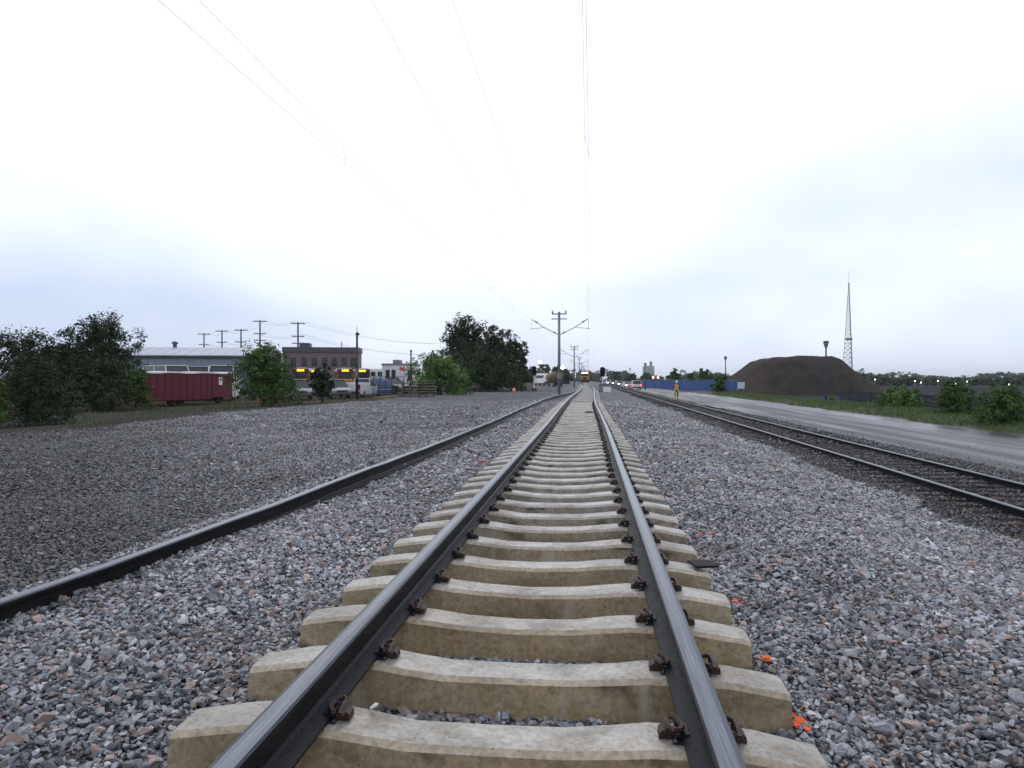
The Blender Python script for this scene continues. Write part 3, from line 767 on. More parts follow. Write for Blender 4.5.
# far trees along the right horizon
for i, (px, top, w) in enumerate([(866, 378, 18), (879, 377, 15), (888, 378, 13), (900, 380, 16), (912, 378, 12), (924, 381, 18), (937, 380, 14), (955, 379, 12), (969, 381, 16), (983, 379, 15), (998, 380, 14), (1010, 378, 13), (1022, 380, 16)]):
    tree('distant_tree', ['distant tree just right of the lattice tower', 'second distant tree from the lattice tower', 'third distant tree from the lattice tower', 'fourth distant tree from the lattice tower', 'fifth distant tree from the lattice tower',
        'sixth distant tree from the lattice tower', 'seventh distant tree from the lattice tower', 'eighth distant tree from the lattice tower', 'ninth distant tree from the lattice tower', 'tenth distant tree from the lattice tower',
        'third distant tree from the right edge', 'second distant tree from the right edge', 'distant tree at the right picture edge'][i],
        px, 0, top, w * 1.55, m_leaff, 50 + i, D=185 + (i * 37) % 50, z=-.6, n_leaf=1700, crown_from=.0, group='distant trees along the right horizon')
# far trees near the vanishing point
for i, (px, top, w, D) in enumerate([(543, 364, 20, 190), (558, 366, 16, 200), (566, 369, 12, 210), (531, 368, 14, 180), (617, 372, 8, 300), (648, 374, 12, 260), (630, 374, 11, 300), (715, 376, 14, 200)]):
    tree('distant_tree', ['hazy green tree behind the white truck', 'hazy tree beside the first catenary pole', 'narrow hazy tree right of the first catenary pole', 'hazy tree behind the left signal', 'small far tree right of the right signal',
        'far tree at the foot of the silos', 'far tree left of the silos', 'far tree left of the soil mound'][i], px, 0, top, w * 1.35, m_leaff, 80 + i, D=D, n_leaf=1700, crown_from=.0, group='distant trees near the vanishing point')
# wooded rise closing the view
rng = np.random.default_rng(5)
lobes = []
for i in range(240):
    a = 380 + i * 3.6 + rng.uniform(-2, 2); D = 520 + rng.uniform(-30, 60)
    p = PD(a, D); hh = 5.5 + 2.5 * float(vnoise(a, 0, .02, 71)) + rng.uniform(-1, 1)
    if 560 < a < 625: hh += 1.6
    lobes.append(((p.x, p.y, hh * .30), (9, 9, hh * .70)))
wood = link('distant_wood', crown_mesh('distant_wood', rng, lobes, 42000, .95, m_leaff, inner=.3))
tag(wood, 'hazy band of woods along the horizon', 'woods', kind='stuff')

# ------------------------------------------------------------------ soil mound and lattice tower
mc = PD(796, 92, -.55)
m_soil = mat('mound_soil', (.024, .020, .018), .95, 0, (.050, .040, .035), .5, bump=1, bscale=2.5, detail=8, spec=.1)
L_ = 146 * 92 / F / 2
def mound():
    nu, nv = 90, 50
    xs_ = np.linspace(-L_ * 1.12, L_ * 1.14, nu); ys_2 = np.linspace(-9, 9, nv)
    X, Y = np.meshgrid(xs_, ys_2)
    u = X / L_
    prof = np.interp(u, [-1.12, -1, -.93, -.70, -.53, -.36, 0, .36, .47, .67, .85, 1.0, 1.14], [0, .12, .24, .61, .85, .96, 1, .985, .90, .56, .27, .08, 0])
    fall = np.clip(1.12 - (np.abs(Y) / 9) ** 2 * 1.12, 0, 1)
    H = ZA(356.5, 92) + .55
    Z = H * prof * np.clip(fall, 0, 1) + .07 * vnoise(X, Y, .8, 61) * (prof > .02) + .09 * vnoise(X, Y * .3, 2.0, 62) * (prof > .02)
    return X, Y, np.maximum(Z, -.1)
X, Y, Z = mound()
nv, nu = X.shape; idx = np.arange(nu * nv).reshape(nv, nu)
me = bpy.data.meshes.new('soil_mound')
me.from_pydata(np.stack([X.ravel(), Y.ravel(), Z.ravel()], 1).tolist(), [], np.stack([idx[:-1, :-1].ravel(), idx[:-1, 1:].ravel(), idx[1:, 1:].ravel(), idx[1:, :-1].ravel()], 1).tolist())
me.materials.append(m_soil); me.polygons.foreach_set('use_smooth', [True] * len(me.polygons))
tag(link('soil_mound', me, None, mc, TH), 'large dark brown mound of soil right of the blue fence', 'mound')

m_steel = mat('galvanised', (.20, .21, .23), .5, .4, (.28, .29, .31), 3)
m_tower = mat('tower_steel', (.16, .17, .20), .5, .2)
D = 210
t = thing('lattice_tower', 'tall slim steel lattice radio tower rising behind the soil mound', 'tower', PD(849, D, -.5), .3)
H = ZA(283, D) + .5
leg = [MB() for _ in range(3)]; br = MB()
def tw(zf):
    return 2.0 * (1 - zf) ** 1.1 + .12
cor = [(math.cos(a), math.sin(a)) for a in (0.3, 2.394, 4.489)]
NS = 22
for i in range(NS):
    z0, z1 = i / NS, (i + 1) / NS
    for k in range(3):
        c = cor[k]; c2 = cor[(k + 1) % 3]
        leg[k].tube([(c[0] * tw(z0), c[1] * tw(z0), z0 * H), (c[0] * tw(z1), c[1] * tw(z1), z1 * H)], .075, 5)
        a0 = (c[0] * tw(z0), c[1] * tw(z0), z0 * H); b1 = (c2[0] * tw(z1), c2[1] * tw(z1), z1 * H); a1 = (c[0] * tw(z1), c[1] * tw(z1), z1 * H); b0 = (c2[0] * tw(z0), c2[1] * tw(z0), z0 * H)
        br.tube([a0, b1], .04, 4); br.tube([b0, a1], .04, 4); br.tube([a1, b1], .045, 4)
for k in range(3): leg[k].build('leg', m_tower, t)
br.build('bracing', m_tower, t)
zz = ZA(340, D) + .5
pf = MB(); pf.lathe([(.95, 0), (.95, .12), (1.0, .12), (1.0, .6), (.92, .6), (.92, .14)], (0, 0, zz), 10); pf.build('platform', m_tower, t)
MB().tube([(0, 0, H - .3), (0, 0, H + 4)], [.06, .03], 5).build('antenna', m_tower, t)

# ------------------------------------------------------------------ catenary poles and wires
m_pole = mat('pole_galv', (.13, .14, .16), .5, .2, (.20, .21, .235), 1.5, stretch=(1, 1, .2))
m_wire = mat('wire', (.05, .052, .06), .5, .3)
m_ins = mat('insulator', (.06, .05, .05), .35)
def catenary_pole(label, y, extra=''):
    t = thing('catenary_pole', label, 'pole', (-2.55, y, 0), 0, 'catenary poles along the track')
    MB().tube([(0, 0, -.1), (0, 0, 3.5), (0, 0, 7.25)], [.14, .125, .105], 10).build('mast', m_pole, t, smooth=True)
    MB().box(-.28, .28, -.28, .28, -.05, .12).build('footing', m_ctop, t)
    xm, xl = XR + 2.55 + .25, -2.35
    for (x, nm) in ((xm, 'arm'), (xl, 'arm')):
        b = MB(); b.tube([(0, 0, 5.25), (x * .5, 0, 5.85), (x, 0, 6.62)], .035, 6)
        b.tube([(x * .55, 0, 5.92), (x * 1.08, 0, 5.78)], .022, 6); b.tube([(x, 0, 6.62), (x * 1.02, 0, 5.80)], .012, 5)
        a = b.build('arm', m_pole, t)
        b = MB()
        for (f) in (.16, .84):
            q = Vector((0, 0, 5.25)).lerp(Vector((x, 0, 6.62)), f); d = (Vector((x, 0, 6.62)) - Vector((0, 0, 5.25))).normalized()
            b.tube([q - d * .16, q - d * .05, q, q + d * .05, q + d * .16], [.03, .065, .04, .065, .03], 8)
        b.build('insulator', m_ins, a)
    MB().box(-.62, .62, -.05, .05, 7.02, 7.12).build('crossarm', m_pole, t)
    MB().box(-.68, .68, -.045, .045, 6.60, 6.68).build('crossarm', m_pole, t)
    for x in (-.58, .58):
        MB().lathe([(.03, 0), (.075, .05), (.045, .09), (.075, .13), (.04, .17), (.05, .24)], (x, 0, 7.12), 8).build('insulator', m_ins, t)
    MB().box(-.16, .16, -.2, -.12, 1.5, 2.0).build('number_plate', m_pole, t)
names = ['nearest catenary pole with two arms above the loose rail', 'second catenary pole along the track', 'third catenary pole along the track', 'fourth catenary pole along the track', 'fifth catenary pole along the track', 'sixth catenary pole along the track', 'farthest catenary pole along the track']
pys = [58, 118, 178, 238, 298, 358, 418]
for i, y in enumerate(pys):
    catenary_pole(names[i], y)
def wire_run(label, x, zc, zm, drop=True, ylist=None, off=0):
    ys2 = [-62, -2] + pys
    t = thing('overhead_wire', label, 'wire', (0, 0, 0))
    cw = MB(); mw = MB(); dr = MB()
    for a, b in zip(ys2[:-1], ys2[1:]):
        sc_ = .16
        pts = []; pc = []
        for k in range(13):
            f = k / 12; s_ = 4 * f * (1 - f)
            y = a + (b - a) * f
            pts.append((x, y, zm - .62 * s_)); pc.append((x + .12 * math.sin(y * .052), y, zc))
            if k % 2 == 1 and drop:
                dr.tube([pts[-1], pc[-1]], .003, 4, caps=False)
        mw.tube(pts, .0026, 5, caps=False)
        if zc: cw.tube(pc, .0026, 5, caps=False)
    mw.build('messenger', m_wire, t)
    if zc:
        cw.build('contact_wire', m_wire, t); dr.build('droppers', m_wire, t)
wire_run('overhead contact wire above the nearest track', XR + .25, 5.78, 6.62)
wire_run('overhead contact wire running up to the left above the gravel', -4.9, 5.78, 6.62)
wire_run('left feeder wire on top of the catenary poles', -2.55 - .58, None, 7.36, False)
wire_run('right feeder wire on top of the catenary poles', -2.55 + .58, None, 7.36, False)

# ------------------------------------------------------------------ buildings on the left
def facade(name, label, cat, px0, px1, D0, D1, z=0.0, group=None):
    a, b = PD(px0, D0, z), PD(px1, D1, z)
    d = b - a
    return thing(name, label, cat, a, math.atan2(d.y, d.x), group), d.length
m_metalw = mat('grey_metal_wall', (.17, .195, .25), .6, 0, (.22, .245, .295), 1.2, stretch=(6, 1, .4))
m_metalr = mat('pale_metal_roof', (.32, .355, .42), .6, 0, (.38, .41, .47), .8)
m_trim = mat('dark_trim', (.05, .053, .065), .6)
m_white = mat('white_paint', (.62, .64, .66), .5, 0, (.72, .73, .74), 2)
m_glass = mat('dark_glass', (.012, .015, .02), .08)
m_black = mat('black_rubber', (.012, .012, .013), .7)
m_grey = mat('grey_paint', (.14, .145, .155), .5, 0, (.18, .185, .195), 3)
D = 82
t, Lw = facade('warehouse', 'long pale metal warehouse behind the burgundy trailer and its vans', 'warehouse', 92, 262, D - 2, D + 1, -.1)
he, hr_ = ZA(354.5, D), ZA(347, D + 6)
MB().box(0, Lw, .1, 12, 0, he - .02).build('wall', m_metalw, t)
npan = 22
pm = MB().box(.02, Lw / npan - .02, 0, .1, .15, he - .35).mesh('wall_panel', m_metalw)
for i in range(npan): link('wall_panel', pm, t, (i * Lw / npan, 0, 0))
MB().box(-.1, Lw + .1, -.25, .1, he - .33, he + .0).build('eaves', m_trim, t)
rf = MB().prism([(-.4, he + .02), (6, hr_), (12.4, he + .02), (12.4, he - .1), (-.4, he - .1)], -.3, Lw + .3, 'x').build('roof', m_metalr, t)
sm_ = MB().prism([(-.4, he + .02), (6, hr_), (6, hr_ + .04), (-.4, he + .05)], -.03, .03, 'x').mesh('roof_seam', m_metalr)
for i in range(14): link('roof_seam', sm_, rf, (.4 + i * (Lw - .8) / 13, 0, 0))
MB().lathe([(.25, 0), (.25, .5), (.4, .5), (.4, .7), (.1, .85)], (Lw * .38, 6, hr_ - .05), 10).build('vent', m_trim, rf)

m_brick = bpy.data.materials.new('brick_wall'); m_brick.use_nodes = True
n = m_brick.node_tree; b = n.nodes['Principled BSDF']
tcx = n.nodes.new('ShaderNodeTexCoord'); mpx = n.nodes.new('ShaderNodeMapping'); mpx.inputs['Rotation'].default_value = (math.pi / 2, 0, 0); n.links.new(tcx.outputs['Object'], mpx.inputs[0])
bt = n.nodes.new('ShaderNodeTexBrick'); n.links.new(mpx.outputs[0], bt.inputs['Vector']); bt.inputs['Scale'].default_value = 4
bt.inputs['Color1'].default_value = (.12, .07, .075, 1); bt.inputs['Color2'].default_value = (.17, .105, .11, 1); bt.inputs['Mortar'].default_value = (.18, .155, .165, 1)
n.links.new(bt.outputs[0], b.inputs['Base Color']); b.inputs['Roughness'].default_value = .85
D = 118
t, Lw = facade('brick_building', 'two storey brown brick building with a dark cornice behind the buses', 'building', 283, 358, D, D + 1.5, 0)
he = ZA(347, D)
MB().box(0, Lw, .12, 6, 0, he - .9).build('wall', m_brick, t)
wz0, wz1 = ZA(366.5, D), ZA(357.5, D)
# front skin between the windows, so that each window sits in a recess
wx = [(p - 283) / 75 * Lw for p in (293, 304, 314, 324.5, 334, 344, 353)]
b = MB(); b.box(0, Lw, 0, .115, 0, wz0); b.box(0, Lw, 0, .115, wz1, he - .9)
x0 = 0
for w in wx + [None]:
    x1 = (w - .48) if w else Lw
    b.box(x0, x1, 0, .115, wz0, wz1); x0 = (w or 0) + .48
b.build('brick_facing', m_brick, t)
wmesh = MB().box(-.48, .48, .08, .115, 0, wz1 - wz0).mesh('window', m_glass)
fmesh = MB().box(-.46, .46, .05, .078, (wz1 - wz0) * .48, (wz1 - wz0) * .56).box(-.04, .04, .05, .078, 0, (wz1 - wz0) * .47).mesh('window_bar', m_trim)
smesh = MB().box(-.55, .55, -.08, .05, -.14, -.003).mesh('sill', m_grey)
for w in wx:
    o = link('window', wmesh, t, (w, 0, wz0)); link('window_bar', fmesh, o); link('sill', smesh, o)
MB().box(-.15, Lw + .15, -.18, 6.1, he - .89, he).build('cornice', m_trim, t)
MB().box(Lw * .17, Lw * .30, 3, 6, he + .004, he + .9).build('roof_box', m_trim, t)
MB().tube([(Lw * .76, 2, he), (Lw * .76, 2, he + 1.1)], .08, 6).build('chimney_pipe', m_trim, t)

D = 128
t, Lw = facade('white_building', 'white flat roofed building with a red sign left of the bright green bush', 'building', 382, 414, D, D, 0)
he = ZA(363.5, D)
MB().box(0, Lw, 0, 9, 0, he - .3).build('wall', m_white, t)
MB().box(-.1, Lw + .1, -.12, 9.1, he - .29, he).build('parapet', m_grey, t)
MB().box(Lw * .28, Lw * .5, 2, 5, he + .004, he + .75).build('roof_unit', m_grey, t)
MB().box(Lw * .56, Lw * .70, -.14, -.02, he - 1.25, he - .75).build('sign', mat('red_sign', (.55, .06, .07), .5), t)
for f in (.12, .3, .82):
    MB().box(Lw * f, Lw * f + .75, -.05, -.004, 1.0, he - 1.2).build('window', m_glass, t)
D = 112
t, Lw = facade('site_trailer', 'low white site trailer with dark windows right of the buses', 'trailer', 362, 383, D, D + 1, 0)
he = ZA(369, D)
MB().box(0, Lw, 0, 2.6, .35, he).build('body', m_white, t)
for f in (.1, .42, .74):
    MB().box(Lw * f, Lw * f + .75, -.04, -.003, he - 1.2, he - .45).build('window', m_glass, t)
MB().box(.3, Lw - .3, .3, 2.3, 0, .34).build('skirt', m_trim, t)

# ------------------------------------------------------------------ burgundy trailer and vans
a = PD(146, 44, -.3); c = PD(233, 50, -.3); d = c - a
Lt_ = d.length
t = thing('box_trailer', 'long burgundy box trailer with a white rim on top', 'trailer', a, math.atan2(d.y, d.x))
m_burg = mat('burgundy_paint', (.095, .004, .020), .6, 0, (.12, .008, .028), 2, stretch=(1, 1, .3), bump=.15, bscale=6)
zt_ = ZA(373, 46) + .3
MB().box(0, Lt_ * .735, 0, 2.2, .30, zt_).build('body', m_burg, t, bevel=.05)
dr_ = MB().box(Lt_ * .742, Lt_, .02, 2.2, .42, zt_ - .01).build('end_section', m_burg, t, bevel=.05)
MB().box(Lt_ * .82, Lt_ * .86, -.02, .018, zt_ - .85, zt_ - .28).build('small_window', m_white, dr_)
MB().box(Lt_ * .828, Lt_ * .852, -.028, -.022, zt_ - .52, zt_ - .36).build('window_pane', m_glass, dr_)
rb = MB().box(-.025, .025, -.03, -.002, .34, zt_ - .05).mesh('rib', m_burg)
for i in range(9): link('rib', rb, t, (.3 + i * Lt_ * .735 / 9.2, 0, 0))
b = MB(); pr = []
for i in range(13):
    x = i / 12 * (Lt_ + .1) - .05; dz = -.03 * math.sin(i * 1.4) - .02
    pr.append((x, dz))
for (x0, d0), (x1, d1) in zip(pr[:-1], pr[1:]):
    b.add([(x0, -.07, zt_ + d0), (x1, -.07, zt_ + d1), (x1, -.07, zt_ + d1 + .1), (x0, -.07, zt_ + d0 + .1), (x0, 2.25, zt_ + d0 + .02), (x1, 2.25, zt_ + d1 + .02), (x1, 2.25, zt_ + d1 + .12), (x0, 2.25, zt_ + d0 + .12)],
          [(0, 1, 2, 3), (3, 2, 6, 7), (4, 7, 6, 5), (0, 4, 5, 1)])
b.build('white_rim', m_white, t)
wheel = MB().tube([(0, -.1, 0), (0, .1, 0)], .30, 14).mesh('wheel', m_black)
for x in (Lt_ * .30, Lt_ * .40, Lt_ * .86):
    link('wheel', wheel, t, (x, .35, .30))
MB().box(Lt_ * .05, Lt_ * .07, .2, .3, 0, .3).build('support_leg', m_black, t)

def wheel_set(t, xs_, w, r=.33, tw=.2):
    tm = MB().tube([(0, -tw / 2, 0), (0, tw / 2, 0)], r, 14).mesh('wheel', m_black)
    rm = MB().lathe([(r * .62, 0), (r * .55, .02), (r * .2, .03)], (0, 0, 0), 10, 0, Matrix.Rotation(math.pi / 2, 4, 'X')).mesh('rim', m_grey)
    for x in xs_:
        for s in (-1, 1):
            o = link('wheel', tm, t, (x, s * (w / 2 - tw / 2), r))
            q = link('rim', rm, o, (0, s * (tw / 2 + .004), 0)); q.rotation_euler = (0, 0, 0 if s < 0 else math.pi)
E = {}
def lampmat(name, col, st):
    return mat(name, col, .4, emit=st)
m_hl_on = lampmat('headlight_lit', (1, .93, .8), 9)
m_hl = mat('headlight_glass', (.5, .52, .55), .15)
m_tl = mat('taillight_red', (.22, .01, .012), .25)
m_tl_on = lampmat('taillight_lit', (1, .06, .04), 3)
def paint(nm, c):
    return mat('paint_' + nm, c, .3, 0, tuple(min(1, q * 1.12) for q in c), 2)
def car(name, label, cat, px, D, z, turn, col, kind='suv', lit=None, group=None):
    """turn 0 = facing the camera; the car's own x points forward"""
    t = thing(name, label, cat, PD(px, D, z), TH - math.pi / 2 + turn, group)
    L, Wd, H, hood = dict(suv=(4.6, 1.85, 1.72, 1.02), sedan=(4.5, 1.78, 1.42, .88), van=(6.0, 2.2, 2.95, 1.55), pickup=(5.3, 1.95, 1.85, 1.08))[kind]
    h = L / 2; wb = .30
    low = [(-h, .42), (-h + .02, hood - .05), (-h + .12, hood), (h * .42, hood), (h - .35, hood - .12), (h - .05, hood - .28), (h, .45), (h - .1, .26), (-h + .1, .26)]
    MB().prism(low, -Wd / 2, Wd / 2, 'y').build('body', col, t, bevel=.07)
    c0, c1, t0, t1 = dict(suv=(-h + .04, h * .46, -h + .35, h * .12), sedan=(-h + .55, h * .50, -h * .45, h * .10), van=(-h + .02, h * .62, -h + .05, h * .38), pickup=(-.35, h * .48, -.2, h * .14))[kind]
    yb, yt = Wd / 2 - .05, Wd / 2 - .20
    zb, zr = hood + .004, H - .06
    MB().add([(c0, -yb, zb), (c1, -yb, zb), (c1, yb, zb), (c0, yb, zb), (t0, -yt, zr), (t1, -yt, zr), (t1, yt, zr), (t0, yt, zr)],
             [(3, 2, 1, 0), (4, 5, 6, 7), (0, 1, 5, 4), (1, 2, 6, 5), (2, 3, 7, 6), (3, 0, 4, 7)]).build('window_glass', m_glass, t)
    rf = MB().box(t0 - .05, t1 + .05, -yt - .02, yt + .02, zr + .003, H).build('roof', col, t, bevel=.03)
    b = MB()
    for s in (-1, 1):
        for (xa, xb) in ((c0, t0), (c1, t1), ((c0 + c1) / 2, (t0 + t1) / 2)):
            b.tube([(xa, s * (yb + .005), zb), (xb, s * (yt + .005), zr + .02)], .045, 5)
    b.build('pillars', col, t)
    wheel_set(t, (-h + .85, h - .9), Wd + .02, .34 if kind != 'sedan' else .31)
    for s in (-1, 1):
        MB().box(h - .16, h + .012, s * (Wd / 2 - .28) - .2, s * (Wd / 2 - .28) + .2, hood - .36, hood - .18).build('headlight', m_hl_on if lit == 'head' else m_hl, t)
        MB().box(-h - .012, -h + .1, s * (Wd / 2 - .14) - .12, s * (Wd / 2 - .14) + .12, hood - .42, hood - .06).build('taillight', m_tl_on if lit == 'tail' else m_tl, t)
    MB().box(h - .05, h + .06, -Wd / 2 + .08, Wd / 2 - .08, .34, .54).build('bumper', m_trim, t)
    MB().box(-h - .06, -h + .05, -Wd / 2 + .08, Wd / 2 - .08, .36, .56).build('bumper', m_trim, t)
    MB().box(h - .04, h + .015, -.5, .5, .58, .74).build('grille', m_black, t)
    if kind == 'pickup':
        MB().box(-h - .02, -.42, -Wd / 2 - .02, Wd / 2 + .02, .56, 1.42).build('service_box', col, t, bevel=.03)
        for s in (-1, 1):
            for k in range(3):
                MB().box(-h + .12 + k * .72, -h + .76 + k * .72, s * (Wd / 2 + .028) - .008, s * (Wd / 2 + .028) + .008, .66, 1.34).build('locker_door', col, t)
        MB().box(-h - .05, -h - .022, -.62, .62, .62, 1.36).build('tailgate', m_white, t)
        for s in (-1, 1):
            MB().box(-h - .07, -h - .022, s * .82 - .1, s * .82 + .1, .72, 1.25).build('tail_lamp', m_tl, t)
    return t
wp = paint('white', (.58, .60, .62)); sv = paint('silver', (.13, .145, .17)); tg = paint('teal', (.10, .145, .15)); bl = paint('blue', (.03, .05, .13)); dk = paint('dark', (.02, .022, .03))
car('parked_van', 'white van behind the left part of the burgundy trailer', 'van', 170, 58, -.3, .9, wp, 'van', group='vans behind the burgundy trailer')
car('parked_van', 'pale blue van behind the middle of the burgundy trailer', 'van', 199, 59.5, -.35, .3, paint('pale_blue', (.34, .40, .50)), 'van', group='vans behind the burgundy trailer')
car('parked_van', 'white van behind the right end of the burgundy trailer', 'van', 223, 58, -.3, .3, wp, 'van', group='vans behind the burgundy trailer')
car('parked_car', 'silver suv parked left of the small dark sapling', 'car', 300, 60, -.3, .35, sv, 'suv', group='cars parked below the buses')
car('parked_car', 'greenish grey car parked right of the small dark sapling', 'car', 336, 64, -.3, .5, tg, 'suv', group='cars parked below the buses')
car('service_truck', 'white service truck with locker body beside the dark pole', 'truck', 363, 68, -.3, math.pi - .20, wp, 'pickup')
car('parked_car', 'dark car parked between the white truck and the pallets', 'car', 391, 72, -.1, .9, dk, 'suv', group='cars parked below the buses')

# school buses
m_yel = mat('bus_yellow', (.20, .075, .008), .5, 0, (.25, .10, .012), 1)
m_busr = mat('bus_roof_white', (.62, .58, .52), .5)
m_sign = lampmat('lit_bus_sign', (1, .62, .02), 1.5)
m_maroon = mat('bus_maroon', (.08, .012, .012), .5)
def bus(label, px, D, turn):
    t = thing('school_bus', label, 'bus', PD(px, D, -.02), TH - math.pi / 2 + turn, 'school buses in the yard')
    L, Wd, H = 9.2, 2.4, 3.15; h = L / 2
    prof = [(-1.2, .5), (1.2, .5), (1.2, 2.6), (1.1, 2.72), (-1.1, 2.72), (-1.2, 2.6)]
    MB().prism(prof, -h, h - 1.5, 'x').build('body', m_yel, t)
    rp_ = [(-1.2, 2.724), (1.2, 2.724), (1.14, 2.95), (.9, 3.09), (.45, 3.15), (-.45, 3.15), (-.9, 3.09), (-1.14, 2.95)]
    MB().prism(rp_, -h, h - 1.42, 'x').build('roof', m_busr, t)
    MB().prism([(h - 1.498, .5), (h - 1.498, 1.55), (h - .2, 1.42), (h, 1.2), (h, .5)], -.95, .95, 'y').build('hood', m_yel, t, bevel=.08)
    MB().box(h - 1.496, h - 1.45, -1.0, 1.0, 1.62, 2.45).build('windscreen', m_glass, t)
    MB().box(h - 1.49, h - 1.36, -1.15, 1.15, 2.50, 3.0).build('front_cap', m_maroon, t)
    MB().box(h - 1.35, h - 1.30, -.5, .5, 2.60, 2.90).build('lit_sign', m_sign, t)
    for s in (-1, 1):
        for k in range(8):
            MB().box(-h + .35 + k * .9, -h + 1.05 + k * .9, s * 1.206 - .008, s * 1.206 + .008, 1.72, 2.4).build('window', m_glass, t)
        MB().box(h - .1, h + .02, s * .7 - .14, s * .7 + .14, .8, 1.02).build('headlight', m_hl, t)
    MB().box(-h, h - 1.6, -1.215, 1.215, 1.30, 1.38).build('side_stripe', m_black, t)
    MB().box(h - .02, h + .12, -1.1, 1.1, .42, .7).build('bumper', m_black, t)
    wheel_set(t, (-h + 2, h - 1.0), 2.3, .45, .26)
bus('leftmost school bus with a lit yellow sign, behind the tall green bush', 302, 100, .24)
bus('second school bus from the left with a lit yellow sign', 313, 109, .2)
bus('third school bus from the left with a lit yellow sign', 344, 102, .3)
bus('rightmost school bus with a lit yellow sign beside the dark pole', 361, 106, .28)

# ------------------------------------------------------------------ poles on the left
m_polew = mat('weathered_pole', (.035, .028, .025), .85, 0, (.06, .05, .045), 3, stretch=(1, 1, .15))
UP = []
for i, (px, top, D, na, lab) in enumerate([(204, 333, 150, 2, 'leftmost utility pole behind the warehouse'), (222, 330, 143, 3, 'second utility pole from the left behind the warehouse'), (241, 329, 136, 3, 'middle utility pole behind the warehouse'),
                                 (260, 320, 128, 3, 'tall utility pole above the tall green bush'), (298, 322, 122, 3, 'utility pole in front of the brick building')]):
    t = thing('utility_pole', lab, 'pole', PD(px, D, 0), .25, 'utility poles in a row at the left')
    H = ZA(top, D)
    MB().tube([(0, 0, -.2), (0, 0, H)], [.2, .13], 8).build('post', m_polew, t, smooth=True)
    UP.append((PD(px, D, 0), H))
    for k in range(na):
        zz = H - .35 - k * 1.25 - (1.1 if k else 0)
        am = MB().box(-1.05 if k else -1.3, 1.05 if k else 1.3, -.16, -.04, zz, zz + .14).build('crossarm', m_polew, t)
        b = MB()
        for x in (-.95, -.5, .5, .95): b.lathe([(.035, 0), (.06, .06), (.03, .18)], (x, -.1, zz + .14), 6)
        b.build('insulators', m_ins, am)
t = thing('utility_wires', 'thin wires strung between the utility poles at the left', 'wire')
for (off, dz) in ((-.95, .1), (.95, .1), (-.9, -2.3), (.9, -2.3)):
    b = MB()
    for (p, h0), (q, h1) in zip(UP[:-1], UP[1:]):
        A = p + Vector((off, 0, h0 + dz)); B = q + Vector((off, 0, h1 + dz))
        b.tube([A.lerp(B, k / 8) - Vector((0, 0, .9 * (4 * k / 8 * (1 - k / 8)))) for k in range(9)], .014, 4, caps=False)
    A = UP[-1][0] + Vector((off, 0, UP[-1][1] + dz)); B = PD(470, 150, 9.5 + dz)
    b.tube([A.lerp(B, k / 12) - Vector((0, 0, 1.6 * (4 * k / 12 * (1 - k / 12)))) for k in range(13)], .014, 4, caps=False)
    b.build('strand', m_wire, t)
m_dkpole = mat('dark_painted_pole', (.018, .018, .022), .5)
t = thing('dark_pole', 'dark pole with a pointed tip standing before the white service truck', 'pole', PD(357, 56, -.3))
H = ZA(326, 56) + .3; H1 = ZA(334, 56) + .3
MB().tube([(0, 0, -.1), (0, 0, H1 * .5), (0, 0, H1)], [.12, .105, .085], 10).build('shaft', m_dkpole, t, smooth=True)
MB().tube([(0, 0, H1), (0, 0, H)], [.04, .012], 6).build('tip', m_dkpole, t)
MB().lathe([(.1, -.1), (.17, -.06), (.17, .06), (.06, .14)], (.04, 0, H1), 10).build('cap', m_dkpole, t)
MB().box(-.11, .11, -.2, -.1, 1.9, 2.6).build('meter_box', m_grey, t)
t = thing('short_post', 'thin dark post behind the left edge of the bright green bush', 'post', PD(411, 84, 0))
MB().tube([(0, 0, -.1), (0, 0, ZA(352, 84))], [.11, .09], 8).build('shaft', m_dkpole, t)
MB().lathe([(.11, 0), (.14, .05), (.14, .2), (.05, .28)], (0, 0, ZA(352, 84)), 8).build('cap', m_dkpole, t)
t = thing('marker_post', 'small bright red marker post in front of the tall green bush', 'post', PG(260.5, 406, -.3))
MB().lathe([(.085, 0), (.085, .66), (.075, .72), (.03, .75)], (0, 0, 0), 10).build('tube', mat('marker_red', (.50, .03, .02), .5), t)
MB().lathe([(.11, -.02), (.11, .04), (.087, .05)], (0, 0, 0), 10).build('base', m_black, t)

# ------------------------------------------------------------------ pallets, scraps by the parking
m_pal = mat('pallet_wood', (.13, .115, .10), .85, 0, (.24, .21, .18), 2.5, stretch=(.4, 5, 5))
m_palr = mat('pallet_block', (.05, .03, .02), .85, 0, (.09, .05, .03), 3)
def make_pallet():
    t = thing('pallet', 'x', 'pallet')
    for k in range(6):
        MB().box(-.70, .70, -.64 + k * .24, -.64 + k * .24 + .15, .185, .222).build('deck_board', m_pal, t)
    for x in (-.62, 0, .62):
        MB().box(x - .05, x + .05, -.64, .71, .034, .182).build('stringer', m_palr, t)
    for k in range(3):
        MB().box(-.70, .70, -.60 + k * .55 - .07, -.60 + k * .55 + .07, 0, .031).build('bottom_board', m_pal, t)
    return t
pal = make_pallet(); first = True
words = ['bottom', 'second', 'third', 'fourth', 'fifth', 'top']
for st, (px, cnt) in enumerate(((411, 6), (427.5, 6))):
    for k in range(cnt):
        o = pal if first else copy_tree(pal); first = False
        p = PD(px, 57.5 + st * .4, -.05 + .228 * k)
        o.location = p + Vector((R.uniform(-.09, .09), R.uniform(-.06, .06), 0)); o.rotation_euler = (0, 0, TH + .10 + R.uniform(-.08, .08))
        tag(o, ('%s pallet of the %s wooden stack by the bright green bush' % (words[k] + (' layer' if 0 < k < 5 else ''), ('left', 'right')[st])), 'pallet', 'stacked wooden pallets')
